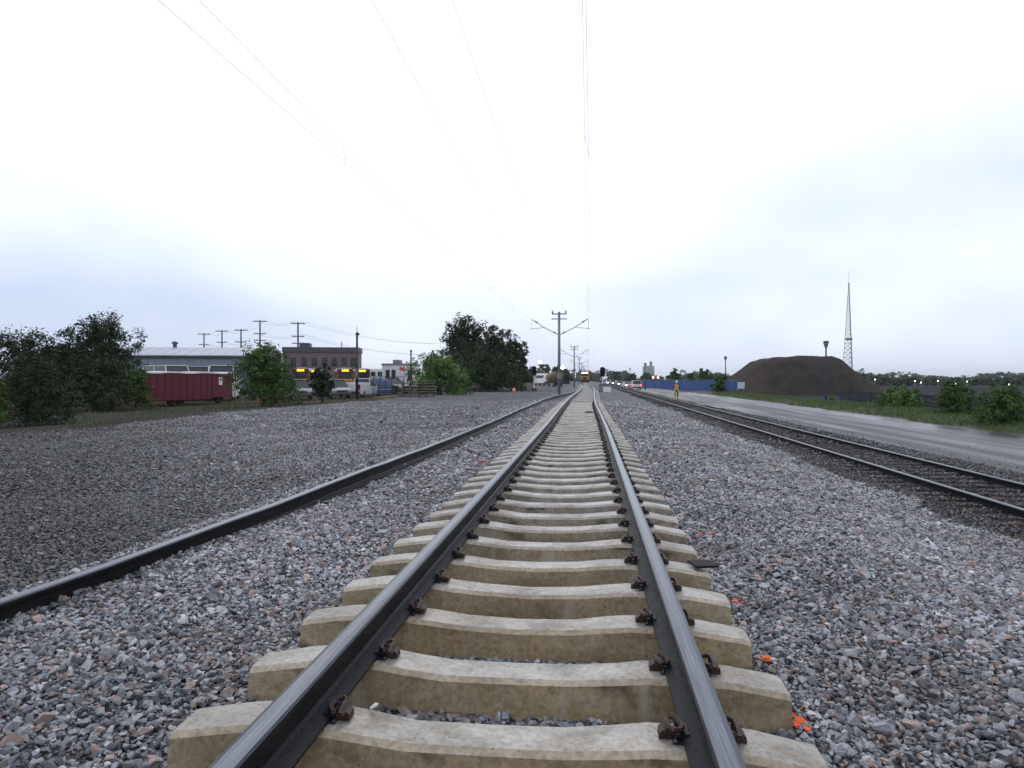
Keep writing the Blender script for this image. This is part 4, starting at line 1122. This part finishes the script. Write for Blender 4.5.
t = thing('tarpaulin_heap', 'blue tarpaulin covered heap right of the white service truck', 'tarpaulin', PD(381, 70, -.1), TH)
def lump(name, material, rx, ry_, h, seed, parent):
    nu, nv = 22, 8
    vs = []; fs = []
    for j in range(nv + 1):
        f = j / nv
        for i in range(nu):
            a = 2 * math.pi * i / nu
            q = math.cos(f * math.pi / 2) ** .6 * (1 + .13 * float(vnoise(math.cos(a) * 2 + 5, math.sin(a) * 2 + f * 2, 1, seed)))
            vs.append((rx * q * math.cos(a), ry_ * q * math.sin(a), h * math.sin(f * math.pi / 2) * (1 + .1 * float(vnoise(a * 2, f * 4, 1, seed + 1)))))
    for j in range(nv):
        for i in range(nu):
            i2 = (i + 1) % nu
            fs.append((j * nu + i, j * nu + i2, (j + 1) * nu + i2, (j + 1) * nu + i))
    fs.append(tuple(range(nv * nu, nv * nu + nu)))
    b = MB(); b.add(vs, fs); return b.build(name, material, parent, smooth=True)
lump('cover', mat('tarp_blue', (.03, .06, .16), .45, 0, (.05, .09, .22), 3, bump=.6, bscale=6), 1.1, .9, 1.7, 3, t)
MB().tube([(-1.15, -.3, .5), (-.6, -.95, .5), (.6, -.95, .52), (1.15, -.3, .5)], .03, 6).build('rope', m_white, t)
t = thing('plywood_sheets', 'tan plywood scraps lying on the dirt left of the pallets', 'plywood', PD(384, 60, -.17), TH)
m_ply = mat('plywood', (.30, .17, .08), .8, 0, (.38, .24, .12), 2)
for k, (x, y, a) in enumerate(((-.4, 0, .2), (.35, .2, -.3), (.9, -.2, .5))):
    MB().box(-.5, .5, -.35, .35, .02 + k * .05, .045 + k * .05, 0, Matrix.Translation((x, y, 0)) @ Matrix.Rotation(a, 4, 'Z')).build('sheet', m_ply, t)
# fence of the yard behind the white truck
def wire_fence(label, p0, p1, hgt, n, material, boards=0, name='wire_fence'):
    a = Vector(p0); d = Vector(p1) - a
    t = thing(name, label, 'fence', a, math.atan2(d.y, d.x)); L = d.length
    pm_ = MB().tube([(0, 0, -.1), (0, 0, hgt)], .035, 6).mesh('post', material)
    for i in range(n + 1): link('post', pm_, t, (L * i / n, 0, 0))
    w = L / n
    if boards:
        bh = hgt / boards
        bm_ = MB().box(.03, w - .03, -.02, .012, .02, bh - .035).mesh('slat', material)
        for i in range(n):
            for k in range(boards): link('slat', bm_, t, (i * w, 0, .06 + k * (hgt - .1) / boards))
    else:
        b = MB()
        for k in range(9): b.tube([(0, 0, hgt * (k + .3) / 9), (L, 0, hgt * (k + .3) / 9)], .008, 4, caps=False)
        for i in range(n * 10): b.tube([(L * i / n / 10, 0, .05), (L * i / n / 10, 0, hgt - .02)], .006, 4, caps=False)
        b.build('wire_mesh', material, t)
        MB().tube([(0, 0, hgt), (L, 0, hgt)], .025, 6).build('top_rail', material, t)
    return t
m_fencew = mat('fence_wire', (.05, .055, .065), .5, .3)
wire_fence('dark wire fence between the white truck and the pallets', PD(368, 68, -.15), PD(404, 66, -.05), 1.9, 6, m_fencew)

# ------------------------------------------------------------------ middle distance near the vanishing point
m_blk = mat('signal_black', (.008, .008, .009), .7, spec=.2)
def signal(label, px, D, top, headpx):
    t = thing('railway_signal', label, 'signal', PD(px, D, 0), TH, 'railway signals beside the track')
    H = ZA(top, D); hd = headpx * D / F
    MB().tube([(0, 0, 0), (0, 0, H - hd + .1)], .065, 8).build('mast', m_white, t)
    hh = MB().prism([(-.24, H - hd), (.24, H - hd), (.30, H - hd + .15), (.30, H - .2), (.2, H - .04), (0, H), (-.2, H - .04), (-.30, H - .2), (-.30, H - hd + .15)], -.1, .12, 'y').build('head', m_blk, t)
    for k in range(2):
        MB().lathe([(.16, 0), (.17, .22), (.15, .22), (.14, .02)], (0, 0, 0), 10, 0, Matrix.Translation((0, -.1, H - hd * (.32 + .36 * k))) @ Matrix.Rotation(math.pi / 2, 4, 'X')).build('hood', m_blk, hh)
    MB().box(-.35, .35, -.3, .3, -.02, .35).build('base', m_trim, t)
    b = MB()
    for x in (.1, .38):
        b.tube([(x, .12, .3), (x, .12, H - hd)], .015, 5)
    for k in range(7): b.tube([(.1, .12, .5 + k * .3), (.38, .12, .5 + k * .3)], .012, 5)
    b.build('ladder', m_grey, t)
signal('black railway signal on a white mast in front of the big dark trees', 534, 84, 366, 9.5)
signal('black railway signal on a white mast right of the track', 602.5, 84, 367, 9.5)
for (px, w, h_, D, lab, mt) in ((602, .7, .95, 79, 'grey relay cabinet at the foot of the right signal', m_grey), (607, .85, .8, 77, 'white relay cabinet right of the right signal', m_white)):
    t = thing('relay_cabinet', lab, 'cabinet', PD(px, D, -.15), TH)
    MB().box(-w / 2, w / 2, -.25, .25, .1, h_).build('housing', mt, t, bevel=.02)
    MB().box(-w / 2 + .05, w / 2 - .05, -.275, -.252, .16, h_ - .06).build('door', mt, t)
    MB().box(-w / 2 - .05, w / 2 + .05, -.32, .3, h_ + .003, h_ + .06).build('roof', m_trim, t)
    MB().box(-w / 2 + .03, w / 2 - .03, -.22, .22, -.02, .098).build('plinth', m_ctop, t)
# stacked timber left of the signal
t = thing('timber_stack', 'low dark stack of old ties at the foot of the big trees', 'timber', PD(521, 88, -.02), TH + .05)
tm_ = MB().box(-1.15, 1.15, -.11, .11, 0, .2).mesh('old_tie', m_wood)
for k in range(5):
    for j in range(4):
        if k == 4 and j in (0,): continue
        link('old_tie', tm_, t, (R.uniform(-.08, .08) + (j % 2) * .02, -.4 + j * .27, k * .21), R.uniform(-.03, .03))
t = thing('traffic_barrel', 'small orange barrel with a white band on the gravel by the timber', 'barrel', PD(514, 79, -.02))
m_or = mat('safety_orange', (.75, .13, .015), .5)
MB().lathe([(.24, 0), (.24, .05), (.18, .06), (.175, .2)], (0, 0, 0), 12).build('lower_body', m_or, t)
MB().lathe([(.174, .202), (.168, .32)], (0, 0, 0), 12).build('white_band', m_white, t)
MB().lathe([(.167, .322), (.15, .48), (.08, .5)], (0, 0, 0), 12).build('upper_body', m_or, t)
t = thing('cable_drum', 'weathered wooden cable drum left of the left signal', 'drum', PD(528.5, 85, 0), TH + .5)
b = MB()
for y in (-.3, .3):
    MB().tube([(0, y - .03, .5), (0, y + .03, .5)], .5, 16).build('flange', m_pal, t)
MB().tube([(0, -.268, .5), (0, .268, .5)], .3, 12).build('core', m_black, t)
# white lorry and tank wagon
t = thing('white_lorry', 'white lorry beyond the left signal', 'lorry', PD(542, 150, 0), TH - math.pi / 2 - .3)
MB().box(-3, .9, -1.1, 1.1, .95, 2.75).build('box_body', m_white, t, bevel=.04)
MB().prism([(.95, .55), (.95, 2.3), (1.5, 2.35), (2.4, 1.55), (2.55, .55)], -1, 1, 'y').build('cab', m_white, t, bevel=.06)
MB().add([(1.62, -.85, 2.27), (1.62, .85, 2.27), (2.3, .85, 1.66), (2.3, -.85, 1.66), (1.66, -.85, 2.30), (1.66, .85, 2.30), (2.36, .85, 1.68), (2.36, -.85, 1.68)], [(0, 1, 2, 3), (4, 7, 6, 5), (0, 3, 7, 4), (1, 5, 6, 2), (0, 4, 5, 1), (3, 2, 6, 7)]).build('windscreen', m_glass, t)
MB().box(-3, 1.4, -.5, .5, .5, .94).build('chassis', m_black, t)
wheel_set(t, (-2, 1.6), 2.2, .45, .26)
t = thing('tank_wagon', 'rusty tan tank wagon behind the nearest catenary pole', 'wagon', PD(554.5, 132, 0), TH - math.pi / 2 + .12)
m_rust = mat('rusty_tan', (.055, .035, .022), .85, 0, (.16, .11, .065), 1.2)
MB().tube([(-4, 0, 1.75), (-3.8, 0, 1.75), (3.8, 0, 1.75), (4, 0, 1.75)], [.8, 1.05, 1.05, .8], 16).build('tank', m_rust, t, smooth=True)
MB().box(-4.2, 4.2, -.9, .9, .62, .86).build('frame', m_black, t)
MB().lathe([(.3, 0), (.3, .28), (.15, .34)], (0, 0, 2.75), 10).build('dome', m_rust, t)
wheel_set(t, (-3.2, -2.2, 2.2, 3.2), 1.6, .44, .14)
# the machine on the track
yv = 170
t = thing('track_machine', 'yellow track maintenance machine with a red roof and lit lamp standing on the nearest track', 'rail vehicle', (XR + wig(yv), yv, .33), -math.pi / 2)
m_my = mat('machine_yellow', (.40, .22, .05), .5)
MB().box(-3.2, 3.2, -1.1, 1.1, .3, .95).build('chassis', m_black, t)
MB().box(.4, 3.1, -.8, .8, .955, 1.85).build('engine_hood', m_my, t, bevel=.06)
MB().box(3.102, 3.14, -.5, .5, 1.1, 1.7).build('radiator', m_black, t)
MB().box(-2.4, .39, -.98, .98, .955, 2.85).build('cab', m_my, t, bevel=.04)
MB().box(.392, .43, -.85, .85, 1.9, 2.5).build('windscreen', m_glass, t)
MB().box(-2.6, .6, -1.05, 1.05, 2.855, 3.05).build('roof', mat('machine_red', (.38, .02, .02), .5), t)
MB().box(.602, .66, -.75, .75, 2.56, 2.84).build('lamp_bar', lampmat('machine_lamp', (1, .95, .85), 3), t)
wheel_set(t, (-2.1, 2.1), 1.62, .42, .14)
# lit street lamps and far lights
def street_lamp(label, px, D, top, lit=True, r=.32, group=None, z=0, base=None):
    t = thing('street_lamp', label, 'street lamp', PD(px, D, z), TH, group)
    H = ZA(top, D) - z
    MB().tube([(0, 0, -.1), (0, 0, H - r)], [.11, .07], 8).build('post', m_grey, t)
    MB().lathe([(.05, -r), (r * .8, -r * .6), (r, 0), (r * .8, r * .6), (.05, r)], (0, 0, H), 12).build('lamp_globe', m_sl if lit else m_white, t, smooth=True)
    return t
m_sl = lampmat('street_lamp_lit', (1, .97, .88), 8)
m_sla = lampmat('street_lamp_amber', (1, .6, .2), 5)
street_lamp('lit street lamp above the white lorry', 540, 165, 362, r=.42, group='lit street lamps')
street_lamp('lit street lamp beside the nearest catenary pole', 562.5, 150, 367.5, r=.4, group='lit street lamps')
for i, (px, top, lab) in enumerate(((915, 381, 'lit street lamp left of the two close far lamps'), (921, 382.5, 'lit street lamp right of the two close far lamps'), (938, 381, 'lit street lamp above the gap between the right bushes'), (967, 381.5, 'lit street lamp above the middle right bush'), (875, 379.5, 'lit street lamp nearest the lattice tower'), (956, 384, 'low lit street lamp above the middle right bush'), (1009, 384.5, 'lit street lamp above the rightmost bush'))):
    street_lamp(lab, px, 175, top, r=.12, group='lit street lamps', z=-.5)

# traffic on the far part of the wet road
car('white_suv', 'white suv with lit tail lamps driving away on the wet road', 'car', 635.5, 132, -.53, math.pi - .05, wp, 'suv', 'tail', 'cars on the far road')
car('far_car', 'dark roofed white car behind the white suv with headlights on', 'car', 627, 152, -.53, .05, wp, 'sedan', 'head', 'cars on the far road')
car('far_car', 'silver car with headlights on, second from the white suv', 'car', 619.5, 178, -.53, .05, sv, 'suv', 'head', 'cars on the far road')
car('far_car', 'blue car with headlights on, third from the white suv', 'car', 613.5, 205, -.53, .05, bl, 'suv', 'head', 'cars on the far road')
car('far_car', 'farthest car with headlights on, just right of the right signal', 'car', 608.5, 240, -.53, .03, wp, 'suv', 'head', 'cars on the far road')
t = thing('crossing_signal', 'crossing signal with two lit red and white lamps behind the blue fence', 'signal', PD(655.5, 165, -.5), TH)
H = ZA(377.5, 165) + .5
MB().tube([(0, 0, 0), (0, 0, H + .2)], .07, 8).build('mast', m_grey, t)
MB().box(-.75, .75, -.06, .06, H - .25, H - .15).build('arm', m_grey, t)
for s in (-.6, .6):
    MB().tube([(s, -.08, H), (s, .05, H)], .27, 12).build('backplate', m_tl_on, t)
    MB().tube([(s, -.14, H + .02), (s, -.085, H + .02)], .17, 12).build('lamp', m_hl_on, t)

# ------------------------------------------------------------------ right: fence, lamp posts, silos
m_bluef = mat('blue_screen', (.004, .045, .21), .7, 0, (.008, .065, .27), .8, bump=.4, bscale=3)
a, c = PD(737, 86, -.52), PD(641, 150, -.52)
d = c - a; Lf = d.length
t = thing('blue_fence', 'long blue screened fence left of the soil mound', 'fence', a, math.atan2(d.y, d.x))
nf = 26; w = Lf / nf
pm_ = MB().tube([(0, 0, -.1), (0, 0, 1.85)], .04, 6).mesh('post', m_grey)
rngf = random.Random(4)
for i in range(nf + 1): link('post', pm_, t, (i * w, 0, 0))
fp = []
for v_ in range(3):
    vs = []; fs = []
    for k in range(7):
        f = k / 6; bulge = .05 * math.sin(f * math.pi * (1 + v_)) 
        for zz in (.06, .65, 1.25, 1.76 - .04 * math.sin(f * math.pi)):
            vs.append((.03 + f * (w - .06), bulge, zz)); 
    for k in range(6):
        for j in range(3):
            fs.append((k * 4 + j, (k + 1) * 4 + j, (k + 1) * 4 + j + 1, k * 4 + j + 1))
    b = MB(); b.add(vs, fs); me = b.mesh('screen', m_bluef)
    fp.append(me)
for i in range(nf):
    o = link('screen', fp[i % 3], t, (i * w, 0, 0)); md = o.modifiers.new('thick', 'SOLIDIFY'); md.thickness = .02
MB().tube([(0, 0, 1.84), (Lf, 0, 1.84)], .03, 6).build('top_rail', m_grey, t)
t = thing('notice_board', 'small pale blue notice board at the right end of the blue fence', 'sign', PD(741, 85, -.5), TH)
MB().tube([(-.3, 0, -.1), (-.3, 0, 1.5)], .04, 6).build('post', m_grey, t)
MB().tube([(.3, 0, -.1), (.3, 0, 1.5)], .04, 6).build('post', m_grey, t)
MB().box(-.45, .45, -.07, -.042, .75, 1.6).build('board', mat('pale_blue_board', (.30, .42, .62), .5, 0, (.5, .55, .6), 6), t)
def lamp_post(label, px, D, top):
    t = thing('lamp_post', label, 'lamp post', PD(px, D, -.5), TH, 'dark lamp posts along the wet road')
    H = ZA(top, D) + .5
    MB().tube([(0, 0, -.1), (0, 0, .5), (0, 0, .55), (0, 0, H - .55)], [.12, .11, .085, .06], 10).build('post', mat('navy_pole', (.006, .012, .06), .5, spec=.2), t, smooth=True)
    MB().lathe([(.06, -.55), (.10, -.45), (.19, -.2), (.22, -.05), (.05, -.04)], (0, 0, H), 12).build('lamp_bowl', mat('lamp_bowl_grey', (.16, .18, .22), .3), t, smooth=True)
    MB().lathe([(.25, -.035), (.26, .0), (.18, .07), (.04, .1)], (0, 0, H), 12).build('lamp_cap', m_blk, t)
lamp_post('tall navy lamp post in front of the soil mound', 826, 57, 342)
lamp_post('navy lamp post behind the blue fence left of the soil mound', 725.5, 96, 357)
lamp_post('thin navy lamp post in front of the silos', 645, 128, 363.5)
wire_fence('grey slatted fence behind the bushes on the right verge', (22.2, 22, -.52), (23.3, 66, -.52), .95, 18, mat('fence_grey', (.022, .025, .034), .8, 0, (.04, .043, .055), 2, spec=.1), 4, 'slatted_fence')
# surveyor and tripod
tp = PD(676, 64, -.53)
t = thing('survey_tripod', 'yellow survey tripod with an orange instrument beside the right track', 'tripod', tp, TH)
m_ty = mat('tripod_yellow', (.62, .50, .03), .5)
for (x, y) in ((-.52, -.2), (.5, -.25), (.02, .5)):
    MB().tube([(x, y, 0), (x * .55, y * .55, .55), (x * .16, y * .16, 1.22)], [.025, .04, .045], 6).build('leg', m_ty, t)
MB().lathe([(.13, 1.2), (.13, 1.26), (.06, 1.27)], (0, 0, 0), 10).build('head_plate', m_ty, t)
i_ = MB().box(-.13, .13, -.1, .1, 1.275, 1.5).build('instrument', m_or, t, bevel=.03)
MB().tube([(0, -.16, 1.4), (0, .12, 1.4)], .05, 10).build('lens', m_white, i_)
pp = PD(676.5, 65.2, -.53)
pt_ = thing('person', 'person in dark blue jacket, yellow vest and white helmet behind the survey tripod', 'person', pp, TH)
def skinned(name, J, E_, mats, parent, sub=2):
    me = bpy.data.meshes.new(name); me.from_pydata([j[0] for j in J], E_, []); me.materials.append(mats)
    o = link(name, me, parent)
    sk = o.modifiers.new('skin', 'SKIN'); sk.use_smooth_shade = True
    for i, j in enumerate(J):
        me.skin_vertices[0].data[i].radius = (j[1], j[2] if len(j) > 2 else j[1])
    me.skin_vertices[0].data[0].use_root = True
    sb = o.modifiers.new('sub', 'SUBSURF'); sb.levels = sub; sb.render_levels = sub
    return o
J = [((0, 0, .95), .15, .12), ((0, 0, 1.15), .145, .11), ((0, 0, 1.36), .17, .11), ((0, 0, 1.48), .07), ((0, -.01, 1.56), .06),
     ((-.19, 0, 1.40), .065), ((-.27, -.04, 1.14), .05), ((-.16, -.28, 1.16), .04), ((-.10, -.36, 1.22), .035),
     ((.19, 0, 1.40), .065), ((.27, -.04, 1.14), .05), ((.16, -.28, 1.16), .04), ((.10, -.36, 1.22), .035),
     ((-.10, 0, .85), .095), ((-.12, -.02, .48), .065), ((-.13, .02, .09), .05), ((-.14, -.14, .04), .045),
     ((.10, 0, .85), .095), ((.12, -.02, .48), .065), ((.13, .02, .09), .05), ((.14, -.14, .04), .045)]
EE = [(0, 1), (1, 2), (2, 3), (3, 4), (2, 5), (5, 6), (6, 7), (7, 8), (2, 9), (9, 10), (10, 11), (11, 12), (0, 13), (13, 14), (14, 15), (15, 16), (0, 17), (17, 18), (18, 19), (19, 20)]
skinned('body', J, EE, mat('work_clothes', (.012, .014, .035), .8), pt_)
hd_ = MB().lathe([(.03, 1.52), (.065, 1.545), (.083, 1.61), (.088, 1.67), (.08, 1.73), (.05, 1.78), (.01, 1.795)], (0, 0, 0), 14).build('head', mat('skin', (.42, .27, .20), .6), pt_, smooth=True)
MB().lathe([(.14, 1.70), (.115, 1.715), (.11, 1.77), (.085, 1.83), (.03, 1.86)], (0, -.01, 0), 14).build('helmet', m_white, pt_, smooth=True)
MB().box(-.02, .02, -.105, -.08, 1.62, 1.66).build('nose', MATS['skin'], hd_)
MB().lathe([(.165, 1.0), (.172, 1.15), (.20, 1.33), (.16, 1.42)], (0, 0, 0), 14, 0, Matrix.Diagonal((1, .78, 1, 1))).build('safety_vest', m_ty, pt_, smooth=True)
# grain silos and far buildings
D = 420
t = thing('grain_elevator', 'pale concrete grain elevator with silos on the horizon', 'silo', PD(648.5, D, 0), TH)
m_silo = mat('silo_concrete', (.25, .27, .26), .8, 0, (.30, .32, .31), .3)
for x in (-2.6, -.85, .9, 2.65):
    MB().tube([(x, 0, 0), (x, 0, ZA(367.5, D))], 1.05, 14).build('silo', m_silo, t, smooth=True)
MB().box(-3.3, 3.4, -.8, .8, ZA(367.4, D), ZA(366, D)).build('gallery', m_silo, t)
MB().box(.8, 2.2, -.75, .75, ZA(365.9, D), ZA(361.5, D)).build('head_house', m_silo, t)
MB().box(-1.9, -1.2, -.5, .5, ZA(365.9, D), ZA(363.5, D)).build('leg_tower', m_silo, t)
for (px, top, w, lab) in ((615.5, 371.5, 3.0, 'hazy dark block on the horizon right of the right signal'), (623, 370.5, 3.4, 'hazy twin towers on the horizon left of the white suv')):
    D = 520
    t = thing('far_building', lab, 'building', PD(px, D, 0), TH)
    b = MB().box(-w, -w * .2, -2, 2, 0, ZA(top, D) - .8).build('tower', m_trim, t)
    MB().box(.1, w * .9, -2, 2, 0, ZA(top, D)).build('tower', m_trim, t)
    for k in range(3): MB().box(.3, w * .7, -2.04, -2.004, 2 + k * 1.3, 2.7 + k * 1.3).build('window_band', m_grey, t)
t = thing('far_mast', 'thin mast on the horizon between the far towers and the silos', 'mast', PD(630, 480, 0))
MB().tube([(0, 0, 0), (0, 0, ZA(367, 480))], [.25, .12], 6).build('shaft', m_trim, t)
MB().lathe([(.2, 0), (.45, .3), (.45, 1.2), (.1, 1.6)], (0, 0, ZA(370, 480)), 8).build('antenna_drum', m_trim, t)

# ------------------------------------------------------------------ small things on and by the track
def on(px, py, z):
    return PG(px, py, z)
m_orange = mat('marking_orange', (.62, .06, .010), .7, 0, (.75, .13, .02), 60)
def flake(name, label, cat, p, size, material, n, seed, rz=0, group=None, thick=.004):
    rr = random.Random(seed); b = MB()
    for k in range(n):
        x, y = rr.uniform(-.5, .5) * size[0], rr.uniform(-.5, .5) * size[1]; s = rr.uniform(.5, 1) * .028
        M = Matrix.Translation((x, y, rr.uniform(0, .02))) @ Matrix.Rotation(rr.uniform(0, 6), 4, 'Z') @ Matrix.Rotation(rr.uniform(-.5, .5), 4, 'X')
        b.add([(s, 0, 0), (s * .4, s * .8, .004), (-s * .7, s * .6, 0), (-s, -s * .3, .005), (0, -s * .8, 0), (s * .8, 0, -thick), (s * .3, s * .7, -thick), (-s * .6, s * .5, -thick), (-s * .9, -s * .3, -thick), (0, -s * .7, -thick)],
              [(0, 1, 2, 3, 4), (9, 8, 7, 6, 5), (0, 5, 6, 1), (1, 6, 7, 2), (2, 7, 8, 3), (3, 8, 9, 4), (4, 9, 5, 0)], 0, M)
    return tag(b.build(name, material, None, False, p, rz), label, cat, group)
flake('orange_scrap', 'largest bright orange scrap at the right end of the second sleeper', 'scrap', on(797, 722, .0), (.05, .16), m_orange, 7, 1)
flake('orange_scrap', 'bright orange scrap at the right end of the third sleeper', 'scrap', on(765, 660, -.01), (.04, .08), m_orange, 3, 2)
flake('orange_scrap', 'small orange scrap at the right end of the fourth sleeper', 'scrap', on(738, 603, -.01), (.05, .06), m_orange, 3, 3)
flake('orange_scrap', 'tiny orange scrap on the stones right of the black pad', 'scrap', on(704, 534, .01), (.14, .08), m_orange, 3, 4)
flake('pale_chip', 'pale stone chip lying on the nearest sleeper beside the left rail', 'chip', on(373, 711, .125), (.01, .01), m_white, 1, 5)
flake('white_scrap', 'white paper scrap beside the left rail far along the track', 'scrap', on(562, 405, .05), (.3, .5), m_white, 9, 6)
b = MB().prism([(-.085, 0), (.085, 0), (.088, .010), (.075, .016), (-.08, .018), (-.09, .010)], -.085, .085, 'y')
tag(b.build('rubber_pad', m_blk, None, False, on(703, 565, .118), .25, bevel=.004), 'flat black rubber pad lying on a sleeper end right of the rail', 'pad')
b = MB().prism([(-.16, 0), (.15, 0), (.16, .03), (.05, .05), (-.16, .04)], -.12, .12, 'y')
tag(b.build('black_scrap', m_blk, None, False, on(589, 412.5, .13), .1), 'small black scrap between the rails far along the track', 'scrap')
p = on(487, 462, .0)
t = thing('survey_stake', 'thin wooden stake with a red tip lying left of the sleepers', 'stake', p, .35)
MB().box(-.06, .34, -.014, .014, 0, .022).build('shaft', m_ply, t)
MB().box(-.16, -.062, -.016, .016, -.002, .025).build('tip', mat('stake_red', (.55, .03, .05), .5), t)

# ------------------------------------------------------------------ damp evening air
hm = bpy.data.materials.new('damp_air'); hm.use_nodes = True
hn = hm.node_tree; hn.nodes.clear()
ho = hn.nodes.new('ShaderNodeOutputMaterial'); pv = hn.nodes.new('ShaderNodeVolumePrincipled')
pv.inputs['Color'].default_value = (.86, .91, .98, 1); pv.inputs['Density'].default_value = .00016; pv.inputs['Anisotropy'].default_value = .2
hn.links.new(pv.outputs[0], ho.inputs['Volume'])
hz_ = MB().box(-3000, 3000, -300, 4300, -1.9, 42).build('haze', hm)
tag(hz_, kind='stuff')
